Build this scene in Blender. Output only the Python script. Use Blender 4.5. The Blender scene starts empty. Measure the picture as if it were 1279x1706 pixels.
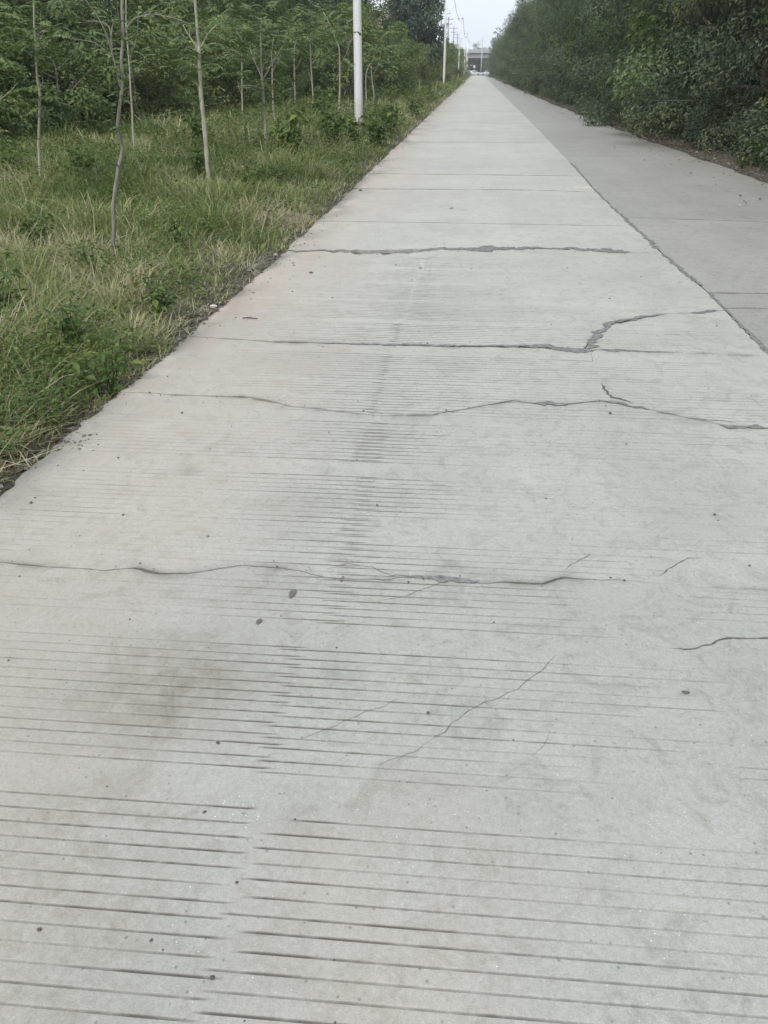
import bpy, math, random
import numpy as np
from mathutils import Matrix, Vector, Euler

# ------------------------------------------------------------------ camera, world, sun, exposure
SC = bpy.context.scene
COL = SC.collection
H = 1.6                                   # eye height
FPX = 1280.0                              # focal length in photo pixels
PITCH = math.atan(736.0 / FPX)            # the horizon lies 736 px above the middle
YAW = math.atan(155.5 / FPX * math.cos(PITCH))
cam = bpy.data.cameras.new('camera')
cam.sensor_fit = 'HORIZONTAL'; cam.sensor_width = 36.0; cam.lens = 36.0 * FPX / 1279.0
cam.clip_start = 0.05; cam.clip_end = 6000.0
cam_o = bpy.data.objects.new('camera', cam); COL.objects.link(cam_o)
cam_o.location = (0, 0, H)
RC = Matrix.Rotation(YAW, 3, 'Z') @ Matrix.Rotation(math.pi / 2 - PITCH, 3, 'X')
cam_o.rotation_euler = RC.to_euler()
SC.camera = cam_o
RCN = np.array(RC)

SUN_EL, SUN_AZ = 52.0, 198.0              # azimuth clockwise from the road direction (+Y)
world = bpy.data.worlds.new('World'); SC.world = world; world.use_nodes = True
wt = world.node_tree; wt.nodes.clear()
sky = wt.nodes.new('ShaderNodeTexSky'); sky.sky_type = 'NISHITA'; sky.sun_disc = False
sky.sun_elevation = math.radians(SUN_EL); sky.sun_rotation = math.radians(SUN_AZ)
sky.air_density = 1.0; sky.dust_density = 3.0; sky.ozone_density = 1.0
hsv = wt.nodes.new('ShaderNodeHueSaturation'); hsv.inputs['Saturation'].default_value = 0.30
over = wt.nodes.new('ShaderNodeMix'); over.data_type = 'RGBA'
over.inputs['Factor'].default_value = 0.72     # an even, hazy cloud layer veils the sky
over.inputs['B'].default_value = (8.25, 9.1, 10.1, 1)
bg = wt.nodes.new('ShaderNodeBackground'); bg.inputs['Strength'].default_value = 0.10
wo = wt.nodes.new('ShaderNodeOutputWorld')
wt.links.new(sky.outputs[0], hsv.inputs['Color']); wt.links.new(hsv.outputs[0], over.inputs['A'])
wt.links.new(over.outputs['Result'], bg.inputs['Color']); wt.links.new(bg.outputs[0], wo.inputs[0])
sun = bpy.data.lights.new('sun', 'SUN'); sun.energy = 1.5; sun.angle = math.radians(24); sun.color = (1, .94, .84)
sun_o = bpy.data.objects.new('sun', sun); COL.objects.link(sun_o)
a, e = math.radians(SUN_AZ), math.radians(SUN_EL)
sv = Vector((math.sin(a) * math.cos(e), math.cos(a) * math.cos(e), math.sin(e)))
sun_o.rotation_euler = sv.to_track_quat('Z', 'Y').to_euler(); sun_o.location = sv * 60
SC.view_settings.view_transform = 'Standard'; SC.view_settings.look = 'None'
SC.view_settings.exposure = 0.41; SC.view_settings.gamma = 1.0; SC.view_settings.use_curve_mapping = False
SC.render.engine = 'CYCLES'; SC.cycles.use_denoising = True
SC.cycles.max_bounces = 6; SC.cycles.diffuse_bounces = 3; SC.cycles.transparent_max_bounces = 8
SC.cycles.volume_bounces = 1

# ------------------------------------------------------------------ helpers
def ray(px, py):
    d = RCN @ np.array([(px - 639.5) / FPX, (853.0 - py) / FPX, -1.0]); return d
def at(px, py, z=0.0):
    d = ray(px, py); t = (z - H) / d[2]; return np.array([d[0] * t, d[1] * t, z])
def at_depth(px, py, Y):
    d = ray(px, py); t = Y / d[1]; return np.array([d[0] * t, Y, H + d[2] * t])

def hash2(ix, iy, s):
    n = (ix.astype(np.int64) * 374761393 + iy.astype(np.int64) * 668265263 + s * 1442695041) & 0x7fffffff
    n = ((n ^ (n >> 13)) * 1274126177) & 0x7fffffff
    return ((n ^ (n >> 16)) & 0xffffff) / float(0xffffff)
def vnoise(x, y, s=0):
    x = np.asarray(x, float); y = np.asarray(y, float)
    ix = np.floor(x); iy = np.floor(y); fx = x - ix; fy = y - iy
    fx = fx * fx * (3 - 2 * fx); fy = fy * fy * (3 - 2 * fy)
    a = hash2(ix, iy, s); b = hash2(ix + 1, iy, s); c = hash2(ix, iy + 1, s); d = hash2(ix + 1, iy + 1, s)
    return (a * (1 - fx) + b * fx) * (1 - fy) + (c * (1 - fx) + d * fx) * fy
def fbm(x, y, s=0, o=3):
    r = 0; t = 0; k = 1.0
    for i in range(o):
        r = r + k * vnoise(np.asarray(x) * 2 ** i, np.asarray(y) * 2 ** i, s + i * 17); t += k; k *= .5
    return r / t

def mesh_np(name, V, faces, mats=None, fattr=None, pattr=None, smooth=False, midx=None):
    """faces: list of int arrays (n,3) or (n,4)"""
    me = bpy.data.meshes.new(name)
    V = np.asarray(V, np.float32)
    fs = [np.asarray(f, np.int32) for f in faces if len(f)]
    lv = np.concatenate([f.ravel() for f in fs]); tot = np.concatenate([np.full(len(f), f.shape[1], np.int32) for f in fs])
    me.vertices.add(len(V)); me.vertices.foreach_set('co', V.ravel())
    me.loops.add(len(lv)); me.loops.foreach_set('vertex_index', lv)
    me.polygons.add(len(tot)); st = np.zeros(len(tot), np.int32); st[1:] = np.cumsum(tot)[:-1]
    me.polygons.foreach_set('loop_start', st); me.polygons.foreach_set('loop_total', tot)
    if midx is not None: me.polygons.foreach_set('material_index', np.asarray(midx, np.int32))
    me.polygons.foreach_set('use_smooth', np.full(len(tot), bool(smooth)))
    for k, v in (fattr or {}).items():
        at_ = me.attributes.new(k, 'FLOAT', 'FACE'); at_.data.foreach_set('value', np.asarray(v, np.float32))
    for k, v in (pattr or {}).items():
        at_ = me.attributes.new(k, 'FLOAT', 'POINT'); at_.data.foreach_set('value', np.asarray(v, np.float32))
    for m in (mats or []): me.materials.append(m)
    me.update(calc_edges=True)
    return me
def link(name, me, parent=None, loc=(0, 0, 0), rotz=0, scale=None):
    o = bpy.data.objects.new(name, me); COL.objects.link(o)
    o.location = loc; o.rotation_euler = (0, 0, rotz)
    if scale is not None: o.scale = scale
    if parent is not None: o.parent = parent
    return o
def thing(name, label, cat, group=None, loc=(0, 0, 0), rotz=0, scale=None):
    o = link(name, None, None, loc, rotz, scale); o['label'] = label; o['category'] = cat
    if group: o['group'] = group
    return o
def tag(o, label=None, cat=None, group=None, kind=None):
    if label: o['label'] = label
    if cat: o['category'] = cat
    if group: o['group'] = group
    if kind: o['kind'] = kind
    return o
def dup(root, loc, rotz, scale, label, group):
    r = root.copy(); COL.objects.link(r); r.location = loc; r.rotation_euler = (0, 0, rotz)
    if scale is not None: r.scale = scale
    r['label'] = label
    if group: r['group'] = group
    for ch in list(root.children):
        c = ch.copy(); COL.objects.link(c); c.parent = r
        for g in list(ch.children):
            d = g.copy(); COL.objects.link(d); d.parent = c
    return r

class MB:
    def __init__(s): s.V = []; s.T = []; s.Q = []; s.n = 0; s.am = []
    def add(s, V, Q=None, T=None):
        V = np.asarray(V, float)
        if Q is not None and len(Q): s.Q.append(np.asarray(Q) + s.n)
        if T is not None and len(T): s.T.append(np.asarray(T) + s.n)
        s.V.append(V); s.n += len(V)
    def box(s, c, d, rz=0, taper=1.0):
        c = np.array(c, float); d = np.array(d, float) / 2
        P = np.array([[x, y, z] for z in (-1, 1) for y in (-1, 1) for x in (-1, 1)], float)
        P = P * d; P[4:, :2] *= taper
        cr, sr = math.cos(rz), math.sin(rz)
        P = np.stack([P[:, 0] * cr - P[:, 1] * sr, P[:, 0] * sr + P[:, 1] * cr, P[:, 2]], 1) + c
        s.add(P, [[0, 2, 3, 1], [4, 5, 7, 6], [0, 1, 5, 4], [2, 6, 7, 3], [0, 4, 6, 2], [1, 3, 7, 5]])
    def tube(s, pts, rad, n=6, cap=True):
        P = np.asarray(pts, float); R = np.broadcast_to(np.asarray(rad, float), (len(P),))
        T = np.gradient(P, axis=0); T /= np.linalg.norm(T, axis=1)[:, None] + 1e-9
        ref = np.array([1.0, 0.13, 0.07]) if abs(T[0][0]) < .8 else np.array([0, 1.0, .1])
        A = np.cross(T, ref); A /= np.linalg.norm(A, axis=1)[:, None] + 1e-9; B = np.cross(T, A)
        th = np.arange(n) * 2 * math.pi / n
        V = P[:, None] + R[:, None, None] * (np.cos(th)[None, :, None] * A[:, None] + np.sin(th)[None, :, None] * B[:, None])
        V = V.reshape(-1, 3); Q = []
        for i in range(len(P) - 1):
            for j in range(n):
                k = (j + 1) % n; Q.append([i * n + j, i * n + k, (i + 1) * n + k, (i + 1) * n + j])
        Tt = []
        if cap:
            V = np.concatenate([V, P[:1], P[-1:]]); a, b = len(V) - 2, len(V) - 1; m = (len(P) - 1) * n
            for j in range(n):
                k = (j + 1) % n; Tt.append([a, k, j]); Tt.append([b, m + j, m + k])
        s.add(V, Q, Tt)
    def mesh(s, name, mats, smooth=False):
        return mesh_np(name, np.concatenate(s.V), [np.concatenate(x) for x in (s.Q, s.T) if x], mats, smooth=smooth)
    def obj(s, name, mat, parent=None, smooth=False):
        return link(name, s.mesh(name, [mat], smooth), parent)

# ------------------------------------------------------------------ materials
def newmat(name):
    m = bpy.data.materials.new(name); m.use_nodes = True; nt = m.node_tree
    b = nt.nodes['Principled BSDF']; return m, nt, b
def N(nt, t, **kw):
    n = nt.nodes.new(t)
    for k, v in kw.items():
        if k in n.inputs: n.inputs[k].default_value = v
        else: setattr(n, k, v)
    return n
def noise(nt, scale, detail=3, rough=.55, vec=None, dist=0):
    n = N(nt, 'ShaderNodeTexNoise'); n.inputs['Scale'].default_value = scale; n.inputs['Detail'].default_value = detail
    n.inputs['Roughness'].default_value = rough; n.inputs['Distortion'].default_value = dist
    if vec is not None: nt.links.new(vec, n.inputs['Vector'])
    return n.outputs['Fac']
def ramp(nt, fac, stops):
    r = N(nt, 'ShaderNodeValToRGB'); nt.links.new(fac, r.inputs[0]); el = r.color_ramp.elements
    while len(el) < len(stops): el.new(.5)
    for e_, (p, c) in zip(el, stops): e_.position = p; e_.color = (*c, 1) if len(c) == 3 else c
    return r.outputs[0]
def mixc(nt, fac, A, B, mode='MIX'):
    m = N(nt, 'ShaderNodeMix', data_type='RGBA', blend_type=mode)
    for s, v in (('Factor', fac), ('A', A), ('B', B)):
        if isinstance(v, (float, int)): m.inputs[s].default_value = v
        elif isinstance(v, tuple): m.inputs[s].default_value = (*v, 1)
        else: nt.links.new(v, m.inputs[s])
    return m.outputs['Result']
def mth(nt, op, A, B=0.5, clamp=False):
    m = N(nt, 'ShaderNodeMath', operation=op, use_clamp=clamp)
    for i, v in ((0, A), (1, B)):
        if isinstance(v, (float, int)): m.inputs[i].default_value = v
        else: nt.links.new(v, m.inputs[i])
    return m.outputs[0]
def maprange(nt, v, a, b, c=0., d=1.):
    m = N(nt, 'ShaderNodeMapRange'); nt.links.new(v, m.inputs[0])
    for i, x in enumerate((a, b, c, d)): m.inputs[i + 1].default_value = x
    return m.outputs[0]
def attr(nt, name):
    a = N(nt, 'ShaderNodeAttribute', attribute_name=name); return a.outputs['Fac']
def bump(nt, b, h, strength, dist):
    n = N(nt, 'ShaderNodeBump'); n.inputs['Strength'].default_value = strength; n.inputs['Distance'].default_value = dist
    nt.links.new(h, n.inputs['Height']); nt.links.new(n.outputs[0], b.inputs['Normal'])

def plain(name, col, rough=.6, var=.0, scale=8., metal=0., spec=.3, bmp=0.):
    m, nt, b = newmat(name); b.inputs['Roughness'].default_value = rough; b.inputs['Metallic'].default_value = metal
    b.inputs['Specular IOR Level'].default_value = spec
    if var:
        tc = N(nt, 'ShaderNodeTexCoord').outputs['Object']; f = noise(nt, scale, 4, .6, tc)
        c = ramp(nt, f, [(.25, tuple(x * (1 - var) for x in col)), (.75, tuple(min(1, x * (1 + var)) for x in col))])
        nt.links.new(c, b.inputs['Base Color'])
        if bmp: bump(nt, b, f, bmp, .02)
    else: b.inputs['Base Color'].default_value = (*col, 1)
    return m

def concrete(name, base, dark, warm=True):
    m, nt, b = newmat(name)
    tc = N(nt, 'ShaderNodeTexCoord').outputs['Object']
    big = noise(nt, .9, 4, .6, tc); mid = noise(nt, 5.0, 5, .65, tc, .4); fine = noise(nt, 60, 4, .7, tc); grain = noise(nt, 340, 2, .6, tc)
    mp = N(nt, 'ShaderNodeMapping'); mp.inputs['Scale'].default_value = (.55, 7.0, 1); nt.links.new(tc, mp.inputs[0])
    streak = noise(nt, 1.6, 5, .7, mp.outputs[0])
    mp2 = N(nt, 'ShaderNodeMapping'); mp2.inputs['Scale'].default_value = (3.2, .10, 1); nt.links.new(tc, mp2.inputs[0])
    along = noise(nt, .8, 3, .5, mp2.outputs[0])
    c = ramp(nt, big, [(.3, tuple(x * .86 for x in base)), (.7, tuple(x * 1.09 for x in base))])
    c = mixc(nt, maprange(nt, mid, .35, .7, 0, .5), c, tuple(x * .86 for x in base))
    c = mixc(nt, maprange(nt, streak, .35, .75, 0, .26), c, dark)
    c = mixc(nt, maprange(nt, along, .4, .75, 0, .22), c, tuple(min(1, x * 1.16) for x in base))
    # cloudy fine stain threads
    thr = noise(nt, 7, 8, .76, tc, 1.6)
    c = mixc(nt, maprange(nt, thr, .49, .64, 0, .55), c, tuple(x * f_ for x, f_ in zip(base, (.62, .60, .55))))
    # grain
    c = mixc(nt, .50, c, mixc(nt, 1.0, c, ramp(nt, fine, [(.3, (.76, .76, .75)), (.7, (1.2, 1.2, 1.2))]), 'MULTIPLY'))
    c = mixc(nt, .38, c, mixc(nt, 1.0, c, ramp(nt, noise(nt, 150, 3, .7, tc), [(.3, (.72, .72, .72)), (.7, (1.24, 1.24, 1.23))]), 'MULTIPLY'))
    c = mixc(nt, .5, c, mixc(nt, 1.0, c, ramp(nt, grain, [(.3, (.72, .72, .73)), (.7, (1.2, 1.2, 1.2))]), 'MULTIPLY'))
    # slab tones: random on the right, a near-to-far light falloff painted on the left
    cx = N(nt, 'ShaderNodeCombineXYZ'); slab_tf = attr(nt, 'slab_tone_falloff'); nt.links.new(slab_tf, cx.inputs[0]); nt.links.new(slab_tf, cx.inputs[1]); nt.links.new(slab_tf, cx.inputs[2])
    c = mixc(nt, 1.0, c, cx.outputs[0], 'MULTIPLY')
    # warm soil tint
    c = mixc(nt, mth(nt, 'MULTIPLY', attr(nt, 'warm'), maprange(nt, mid, .3, .7, .5, 1.1), True), c, (.44, .36, .29))
    # soft oily and damp blotches
    bl = mth(nt, 'MULTIPLY', attr(nt, 'blotch'), maprange(nt, noise(nt, 13, 7, .78, tc, 1.0), .33, .64, .22, 1.05), True)
    c = mixc(nt, bl, c, (.205, .193, .158))
    # aggregate: pale chips and dark pits
    vo = N(nt, 'ShaderNodeTexVoronoi'); vo.inputs['Scale'].default_value = 95; nt.links.new(tc, vo.inputs['Vector'])
    chip = mth(nt, 'MULTIPLY', maprange(nt, vo.outputs['Distance'], .10, .16, 1, 0), maprange(nt, noise(nt, 3, 3, .6, tc), .50, .62, 0, 1), True)
    sep = N(nt, 'ShaderNodeSeparateColor'); nt.links.new(vo.outputs['Color'], sep.inputs[0])
    c = mixc(nt, mth(nt, 'MULTIPLY', chip, mth(nt, 'GREATER_THAN', sep.outputs[0], .80), True), c, (.86, .86, .84))
    vo2 = N(nt, 'ShaderNodeTexVoronoi'); vo2.inputs['Scale'].default_value = 42; nt.links.new(tc, vo2.inputs['Vector'])
    sep2 = N(nt, 'ShaderNodeSeparateColor'); nt.links.new(vo2.outputs['Color'], sep2.inputs[0])
    pit = mth(nt, 'MULTIPLY', maprange(nt, vo2.outputs['Distance'], .10, .2, 1, 0), mth(nt, 'GREATER_THAN', sep2.outputs[1], .84), True)
    c = mixc(nt, mth(nt, 'MULTIPLY', pit, .65), c, (.16, .155, .14))
    # dirt packed into the grooves and along broken edges
    c = mixc(nt, attr(nt, 'dirt'), c, (.085, .078, .066))
    nt.links.new(c, b.inputs['Base Color'])
    b.inputs['Roughness'].default_value = .62; b.inputs['Specular IOR Level'].default_value = .5
    hgt = mth(nt, 'ADD', mth(nt, 'MULTIPLY', fine, .5), mth(nt, 'MULTIPLY', grain, .35))
    bump(nt, b, hgt, .5, .005)
    return m
M_CONC = concrete('pale_concrete', (.468, .466, .432), (.365, .364, .340))
M_CONC2 = concrete('grey_shaded_concrete', (.36, .352, .330), (.285, .278, .26))  # greyer right-lane concrete, with the hedge's shade also darkened into its colour
M_FILL = plain('crack_mortar', (.21, .205, .205), .9, .5, 30, bmp=.9)
M_BED = plain('dark_bed', (.06, .056, .048), .95, .4, 30)
M_CRACK = plain('crack_soil', (.12, .113, .10), .95, .4, 40)
M_STAIN = plain('oil_stain', (.14, .135, .12), .7, .35, 60)

def earth_mat():
    m, nt, b = newmat('earth')
    tc = N(nt, 'ShaderNodeTexCoord').outputs['Object']
    f = noise(nt, 2.2, 6, .7, tc); g = noise(nt, 28, 5, .7, tc)
    c = ramp(nt, f, [(.3, (.075, .066, .052)), (.55, (.105, .095, .077)), (.75, (.075, .08, .045))])
    c = mixc(nt, .6, c, mixc(nt, 1., c, ramp(nt, g, [(.3, (.55, .55, .55)), (.7, (1.4, 1.35, 1.3))]), 'MULTIPLY'))
    nt.links.new(c, b.inputs['Base Color']); b.inputs['Roughness'].default_value = .95
    bump(nt, b, g, .8, .03)
    return m
M_EARTH = earth_mat()

def leaf_mat(name, stops, trans=.34, rough=.5, rnd=.16, spec=.35):
    m, nt, b = newmat(name)
    oi = N(nt, 'ShaderNodeObjectInfo').outputs['Random']
    t = mth(nt, 'ADD', attr(nt, 'tone'), mth(nt, 'MULTIPLY', mth(nt, 'SUBTRACT', oi, .5), rnd * 2), True)
    c = ramp(nt, t, stops)
    nt.links.new(c, b.inputs['Base Color']); b.inputs['Roughness'].default_value = rough; b.inputs['Specular IOR Level'].default_value = spec
    tr = N(nt, 'ShaderNodeBsdfTranslucent'); nt.links.new(mixc(nt, .5, c, (.12, .17, .03)), tr.inputs[0])
    mx = N(nt, 'ShaderNodeMixShader'); mx.inputs[0].default_value = trans
    nt.links.new(b.outputs[0], mx.inputs[1]); nt.links.new(tr.outputs[0], mx.inputs[2])
    nt.links.new(mx.outputs[0], nt.nodes['Material Output'].inputs[0])
    return m
M_LEAF = leaf_mat('thicket_leaf', [(0, (.046, .074, .034)), (.45, (.115, .178, .066)), (.8, (.21, .28, .098)), (1, (.35, .39, .14))])
M_LEAFD = leaf_mat('hedge_leaf', [(0, (.044, .060, .044)), (.45, (.088, .122, .075)), (.85, (.175, .222, .128)), (1, (.26, .30, .14))], .28, .42)
M_LEAFS = leaf_mat('sapling_leaf', [(0, (.08, .125, .048)), (.5, (.165, .235, .08)), (.85, (.255, .32, .105)), (1, (.40, .42, .15))], .32)
M_LEAFO = leaf_mat('olive_leaf', [(0, (.06, .085, .03)), (.45, (.15, .20, .07)), (.8, (.25, .30, .11)), (1, (.38, .40, .15))], .34)
M_LEAFG = leaf_mat('blue_green_leaf', [(0, (.038, .062, .042)), (.5, (.080, .122, .076)), (1, (.16, .215, .11))], .2)
M_WEED = leaf_mat('weed_leaf', [(0, (.045, .085, .022)), (.5, (.085, .145, .035)), (1, (.20, .25, .05))], .3)
M_GRASS = leaf_mat('grass_blade', [(0, (.058, .090, .026)), (.30, (.125, .185, .050)), (.55, (.215, .28, .085)), (.78, (.35, .36, .16)), (1, (.58, .52, .36))], .35, .55)
M_LITTER = leaf_mat('dry_leaf', [(0, (.07, .045, .03)), (.5, (.17, .11, .06)), (.85, (.30, .24, .14)), (1, (.5, .45, .36))], .1, .8)

def bark(name, c0, c1, scale=14):
    m, nt, b = newmat(name); tc = N(nt, 'ShaderNodeTexCoord').outputs['Object']
    mp = N(nt, 'ShaderNodeMapping'); mp.inputs['Scale'].default_value = (1, 1, .3); nt.links.new(tc, mp.inputs[0])
    f = noise(nt, scale, 5, .7, mp.outputs[0], .8)
    nt.links.new(ramp(nt, f, [(.3, c0), (.7, c1)]), b.inputs['Base Color']); b.inputs['Roughness'].default_value = .85
    bump(nt, b, f, .6, .01); return m
M_BARKP = bark('pale_bark', (.26, .245, .18), (.50, .48, .39))
M_BARKG = bark('grey_bark', (.11, .102, .08), (.32, .31, .26))
M_BARKD = bark('dark_bark', (.035, .03, .024), (.09, .08, .065))
def pole_mat():
    m, nt, b = newmat('white_painted_concrete'); tc = N(nt, 'ShaderNodeTexCoord').outputs['Object']; sp = N(nt, 'ShaderNodeSeparateXYZ'); nt.links.new(tc, sp.inputs[0])
    mp = N(nt, 'ShaderNodeMapping'); mp.inputs['Scale'].default_value = (9, 9, .8); nt.links.new(tc, mp.inputs[0]); f = noise(nt, 2.0, 6, .7, mp.outputs[0], .5)
    c = mixc(nt, maprange(nt, f, .45, .75, 0, .5), (.78, .79, .79), (.50, .50, .48))
    c = mixc(nt, mth(nt, 'MULTIPLY', maprange(nt, sp.outputs[2], .2, 1.1, 1, 0), maprange(nt, f, .3, .6, .2, 1), True), c, (.36, .33, .27))
    nt.links.new(c, b.inputs['Base Color']); b.inputs['Roughness'].default_value = .65; bump(nt, b, f, .2, .01); return m
M_POLE = pole_mat()
M_POLED = plain('grey_concrete_pole', (.30, .31, .31), .8, .12, 5)
M_STEEL = plain('galvanised_steel', (.30, .31, .33), .5, .15, 6, .5)
M_WIRE = plain('black_cable', (.03, .03, .033), .6)
M_INS = plain('brown_insulator', (.16, .10, .08), .3)

# ------------------------------------------------------------------ ground
def verge_z(x, y):
    x = np.asarray(x, float); y = np.asarray(y, float)
    d = np.clip((-x - 1.98) / .8, 0, 1); dr = np.clip((x - 5.3) / 1.2, 0, 1)
    n = fbm(x * .35, y * .35, 5) - .5
    z = -.085 + d * (.05 + n * .34 + .10 * (fbm(x * 1.7, y * 1.7, 9) - .5)) + dr * (.05 + n * .22)
    far = np.clip((np.hypot(x, y) - 250) / 200, 0, 1)
    return z * (1 - far) + far * -.12
def EW(y):
    y = np.asarray(y, float)
    return 4.84 + .30 * (fbm(y * .55, y * 0, 15, 4) - .5) + .10 * (fbm(y * 3, y * 0, 16) - .5) + np.interp(y, [2, 14, 21, 29, 55, 150, 300], [.12, .02, -.22, -.45, -.72, -1.15, -1.4])
def build_ground():
    xs = np.unique(np.concatenate([np.array([-3500, -1800, -900, -500, -300, -200, -140, -100, -70, -50, -40]), np.arange(-32, -8, 1.), np.arange(-8, -1.2, .2),
                                   np.arange(-1, 4.2, .5), np.arange(4.2, 8, .2), np.arange(8, 24, 1.), np.array([30, 50, 80, 140, 300, 600, 1500, 3500])]))
    ys = np.unique(np.concatenate([np.array([-3500, -1500, -500, -200, -80, -40, -20, -10, -5]), np.arange(-3, 26, .25), np.arange(26, 70, 1.), np.arange(70, 330, 5.),
                                   np.array([340, 400, 500, 700, 1000, 1500, 2500, 4500])]))
    X, Y = np.meshgrid(xs, ys); Z = verge_z(X, Y)
    V = np.stack([X, Y, Z], -1).reshape(-1, 3); nx = len(xs)
    i = np.arange((len(ys) - 1) * nx).reshape(-1, nx)[:, :-1].ravel()
    Q = np.stack([i, i + 1, i + 1 + nx, i + nx], 1)
    o = link('ground', mesh_np('ground', V, [Q], [M_EARTH], smooth=True)); o['kind'] = 'structure'
build_ground()

# ------------------------------------------------------------------ road
XC = 1.87
def XL(y):
    y = np.asarray(y, float)
    b = np.interp(y, [-3, .8, 2.7, 3.1, 4.0, 5.0, 5.9, 8.1, 11, 18, 34, 57, 200, 320], [-2.0, -1.99, -1.968, -1.955, -1.932, -1.895, -1.868, -1.848, -1.83, -1.85, -1.865, -1.90, -2.02, -2.05])
    return b + .034 * (fbm(y * 1.9, y * 0 + .3, 3, 4) - .5) * 2 + .026 * (vnoise(y * 17, y * 0, 8) - .5)
def XR(y): return 5.35 + .05 * (fbm(np.asarray(y) * 1.1, np.asarray(y) * 0, 4) - .5)
def XJ(y): return np.interp(y, [0, 5, 5.8, 6.7, 8.3, 12.9, 16, 37, 320], [1.95, 1.975, 1.985, 2.0, 1.94, 1.88, 1.93, 2.0, 2.05]) + .022 * (fbm(np.asarray(y, float) * 1.4, np.asarray(y) * 0 + .7, 12, 4) - .5)

p0, p1 = at(178, 1332), at(1279, 1410)
TILT = float((p1[1] - p0[1]) / (p1[0] - p0[0]))
SEAM = float(at(450, 1340)[0])
# grooving passes: near edge to far edge of every pass of the grooving rake
GROUPS = [float(at(*q)[1]) for q in ((450, 1353), (535, 1082), (578, 904), (612, 796), (640, 705), (662, 638), (677, 592))] + [5.50, 6.09, 6.68, 7.27, 7.85, .66, .03, -.60]
rs = np.random.RandomState(7)
GR = []   # (y at seam, xstart, xend, side, amp)
for gi, yf in enumerate(GROUPS):
    ng = 13 if gi < 4 else 12
    endR = [2.4, .80, .85, 1.7, 1.5, 1.8, 1.6, 1.7, 1.5, .9, 1.4, 1.2, 2.4, 1.6, 2.4][gi]
    for k in range(ng):
        pit = .0412
        yy = yf - k * pit + rs.normal(0, .0012)
        # left of the seam
        xs_ = -1.95 + (rs.rand() * .12 if gi else .25 + .02 * k if k < 3 else 0)
        GR.append((yy + .006, xs_, SEAM - .02 + rs.normal(0, .008) + .10 * (gi in (2, 3, 4)), 0, .55 + .25 * rs.rand()))
        yr = yy - .007 + (-.012 if gi == 0 else 0)
        e_ = endR + rs.normal(0, .12) - (.035 * k * (gi in (1, 2, 3)))
        if gi == 3 and k > 8: e_ = SEAM + .14
        GR.append((yr, SEAM - .015 + rs.normal(0, .02) - .06 * (gi in (1, 4, 5, 6, 7)), e_, 1, .6 + .3 * rs.rand()))
        if gi in (1, 2, 3) and k > 4: GR.append((yr, e_ + .25 + .3 * rs.rand(), 1.62, 2, .30))
GRY = np.array([g[0] - TILT * SEAM for g in GR])      # y at x = 0
def groove_amp(g, x, i):
    y0, xa, xb, side, am = g
    n = vnoise(x * 2.3 + i * 3.7, x * 0 + i * 1.3, 21); f = vnoise(x * 14, x * 0 + i * 2.1, 22); f2 = vnoise(x * 90, x * 0 + i, 23)
    ed = np.clip((x - xa) / .03, 0, 1) * np.clip((xb - x) / (.10 if side else .03), 0, 1)
    dist = np.abs(x - SEAM)
    near_ = y0 < GROUPS[0] + .05
    if side == 0: prof = (.30 if near_ else .17) + .75 * np.exp(-dist / (.55 if near_ else .42))
    elif side == 1: prof = (.36 if near_ else .20) + .85 * np.exp(-dist / .28) + .12 * np.exp(-dist / .9)
    else: prof = .5
    a = am * ed * prof * np.clip(.42 + 1.2 * (n - .15), .22, 1.1) * (.6 + .5 * f) * (.5 + .8 * f2)
    wear = np.clip((fbm(x * .85 + 7, x * 0 + y0 * 1.3, 27) - .30) * 5, .30, 1.15); a = a * (1. if near_ else np.maximum(wear, 1.05 * np.exp(-(dist / .45) ** 2)))
    a *= (1.8 + .16 * max(0., min(y0 - 1., 3.))) * float(np.clip((9.5 - y0) / 4.5, .25, 1))
    return np.clip(a, 0, 1)

BLOTS = [((300, 1150), .27, .25, 1.0), ((200, 1400), .2, .1, .4), ((90, 1620), .3, .14, .4), ((335, 1075), .16, .08, .7), ((250, 1230), .2, .12, .6), ((380, 1130), .12, .1, .5), ((150, 1315), .13, .05, .45), ((40, 1480), .16, .12, .55), ((150, 1560), .25, .18, .42), ((230, 1650), .25, .12, .36), ((60, 1400), .15, .06, .4), ((190, 1310), .10, .05, .5), ((110, 1350), .12, .05, .4),
         ((480, 1360), .09, .05, .35), ((545, 605), .35, .3, .30), ((700, 520), .25, .3, .26), ((660, 680), .2, .4, .26), ((500, 840), .3, .2, .36), ((560, 1110), .1, .12, .34),
         ((650, 1000), .25, .12, .14), ((400, 985), .3, .1, .28), ((680, 1320), .2, .1, .14), ((880, 1330), .2, .12, .16), ((760, 1170), .2, .1, .16),
         ((755, 962), .13, .035, .55), ((1240, 840), .3, .4, .13), ((620, 560), .1, .04, .4), ((608, 549), .10, .03, .5), ((310, 782), .06, .035, .5), ((566, 345), .13, .16, .75), ((495, 409), .12, .10, .75), ((470, 424), .1, .08, .5), ((612, 292), .16, .3, .6), ((620, 280), .1, .15, .5), ((660, 240), .2, .4, .5), ((700, 208), .2, .6, .5), ((720, 190), .25, 1., .45), ((540, 355), .2, .2, .35), ((350, 540), .08, .05, .5), ((280, 610), .1, .06, .4),
         ((640, 830), .15, .12, .28), ((240, 640), .2, .12, .3), ((180, 700), .15, .2, .3), ((60, 830), .2, .1, .3), ((1140, 1155), .022, .012, .8), ((1092, 1585), .02, .012, .5), ((1117, 1614), .014, .009, .7),
         ((785, 1055), .03, .012, .35), ((760, 1098), .03, .012, .4), ((790, 1207), .018, .02, .5), ((430, 1035), .016, .03, .0), ((65, 1213), .015, .02, .4), ((105, 1237), .015, .02, .4), ((540, 790), .03, .05, .35)]
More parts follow.
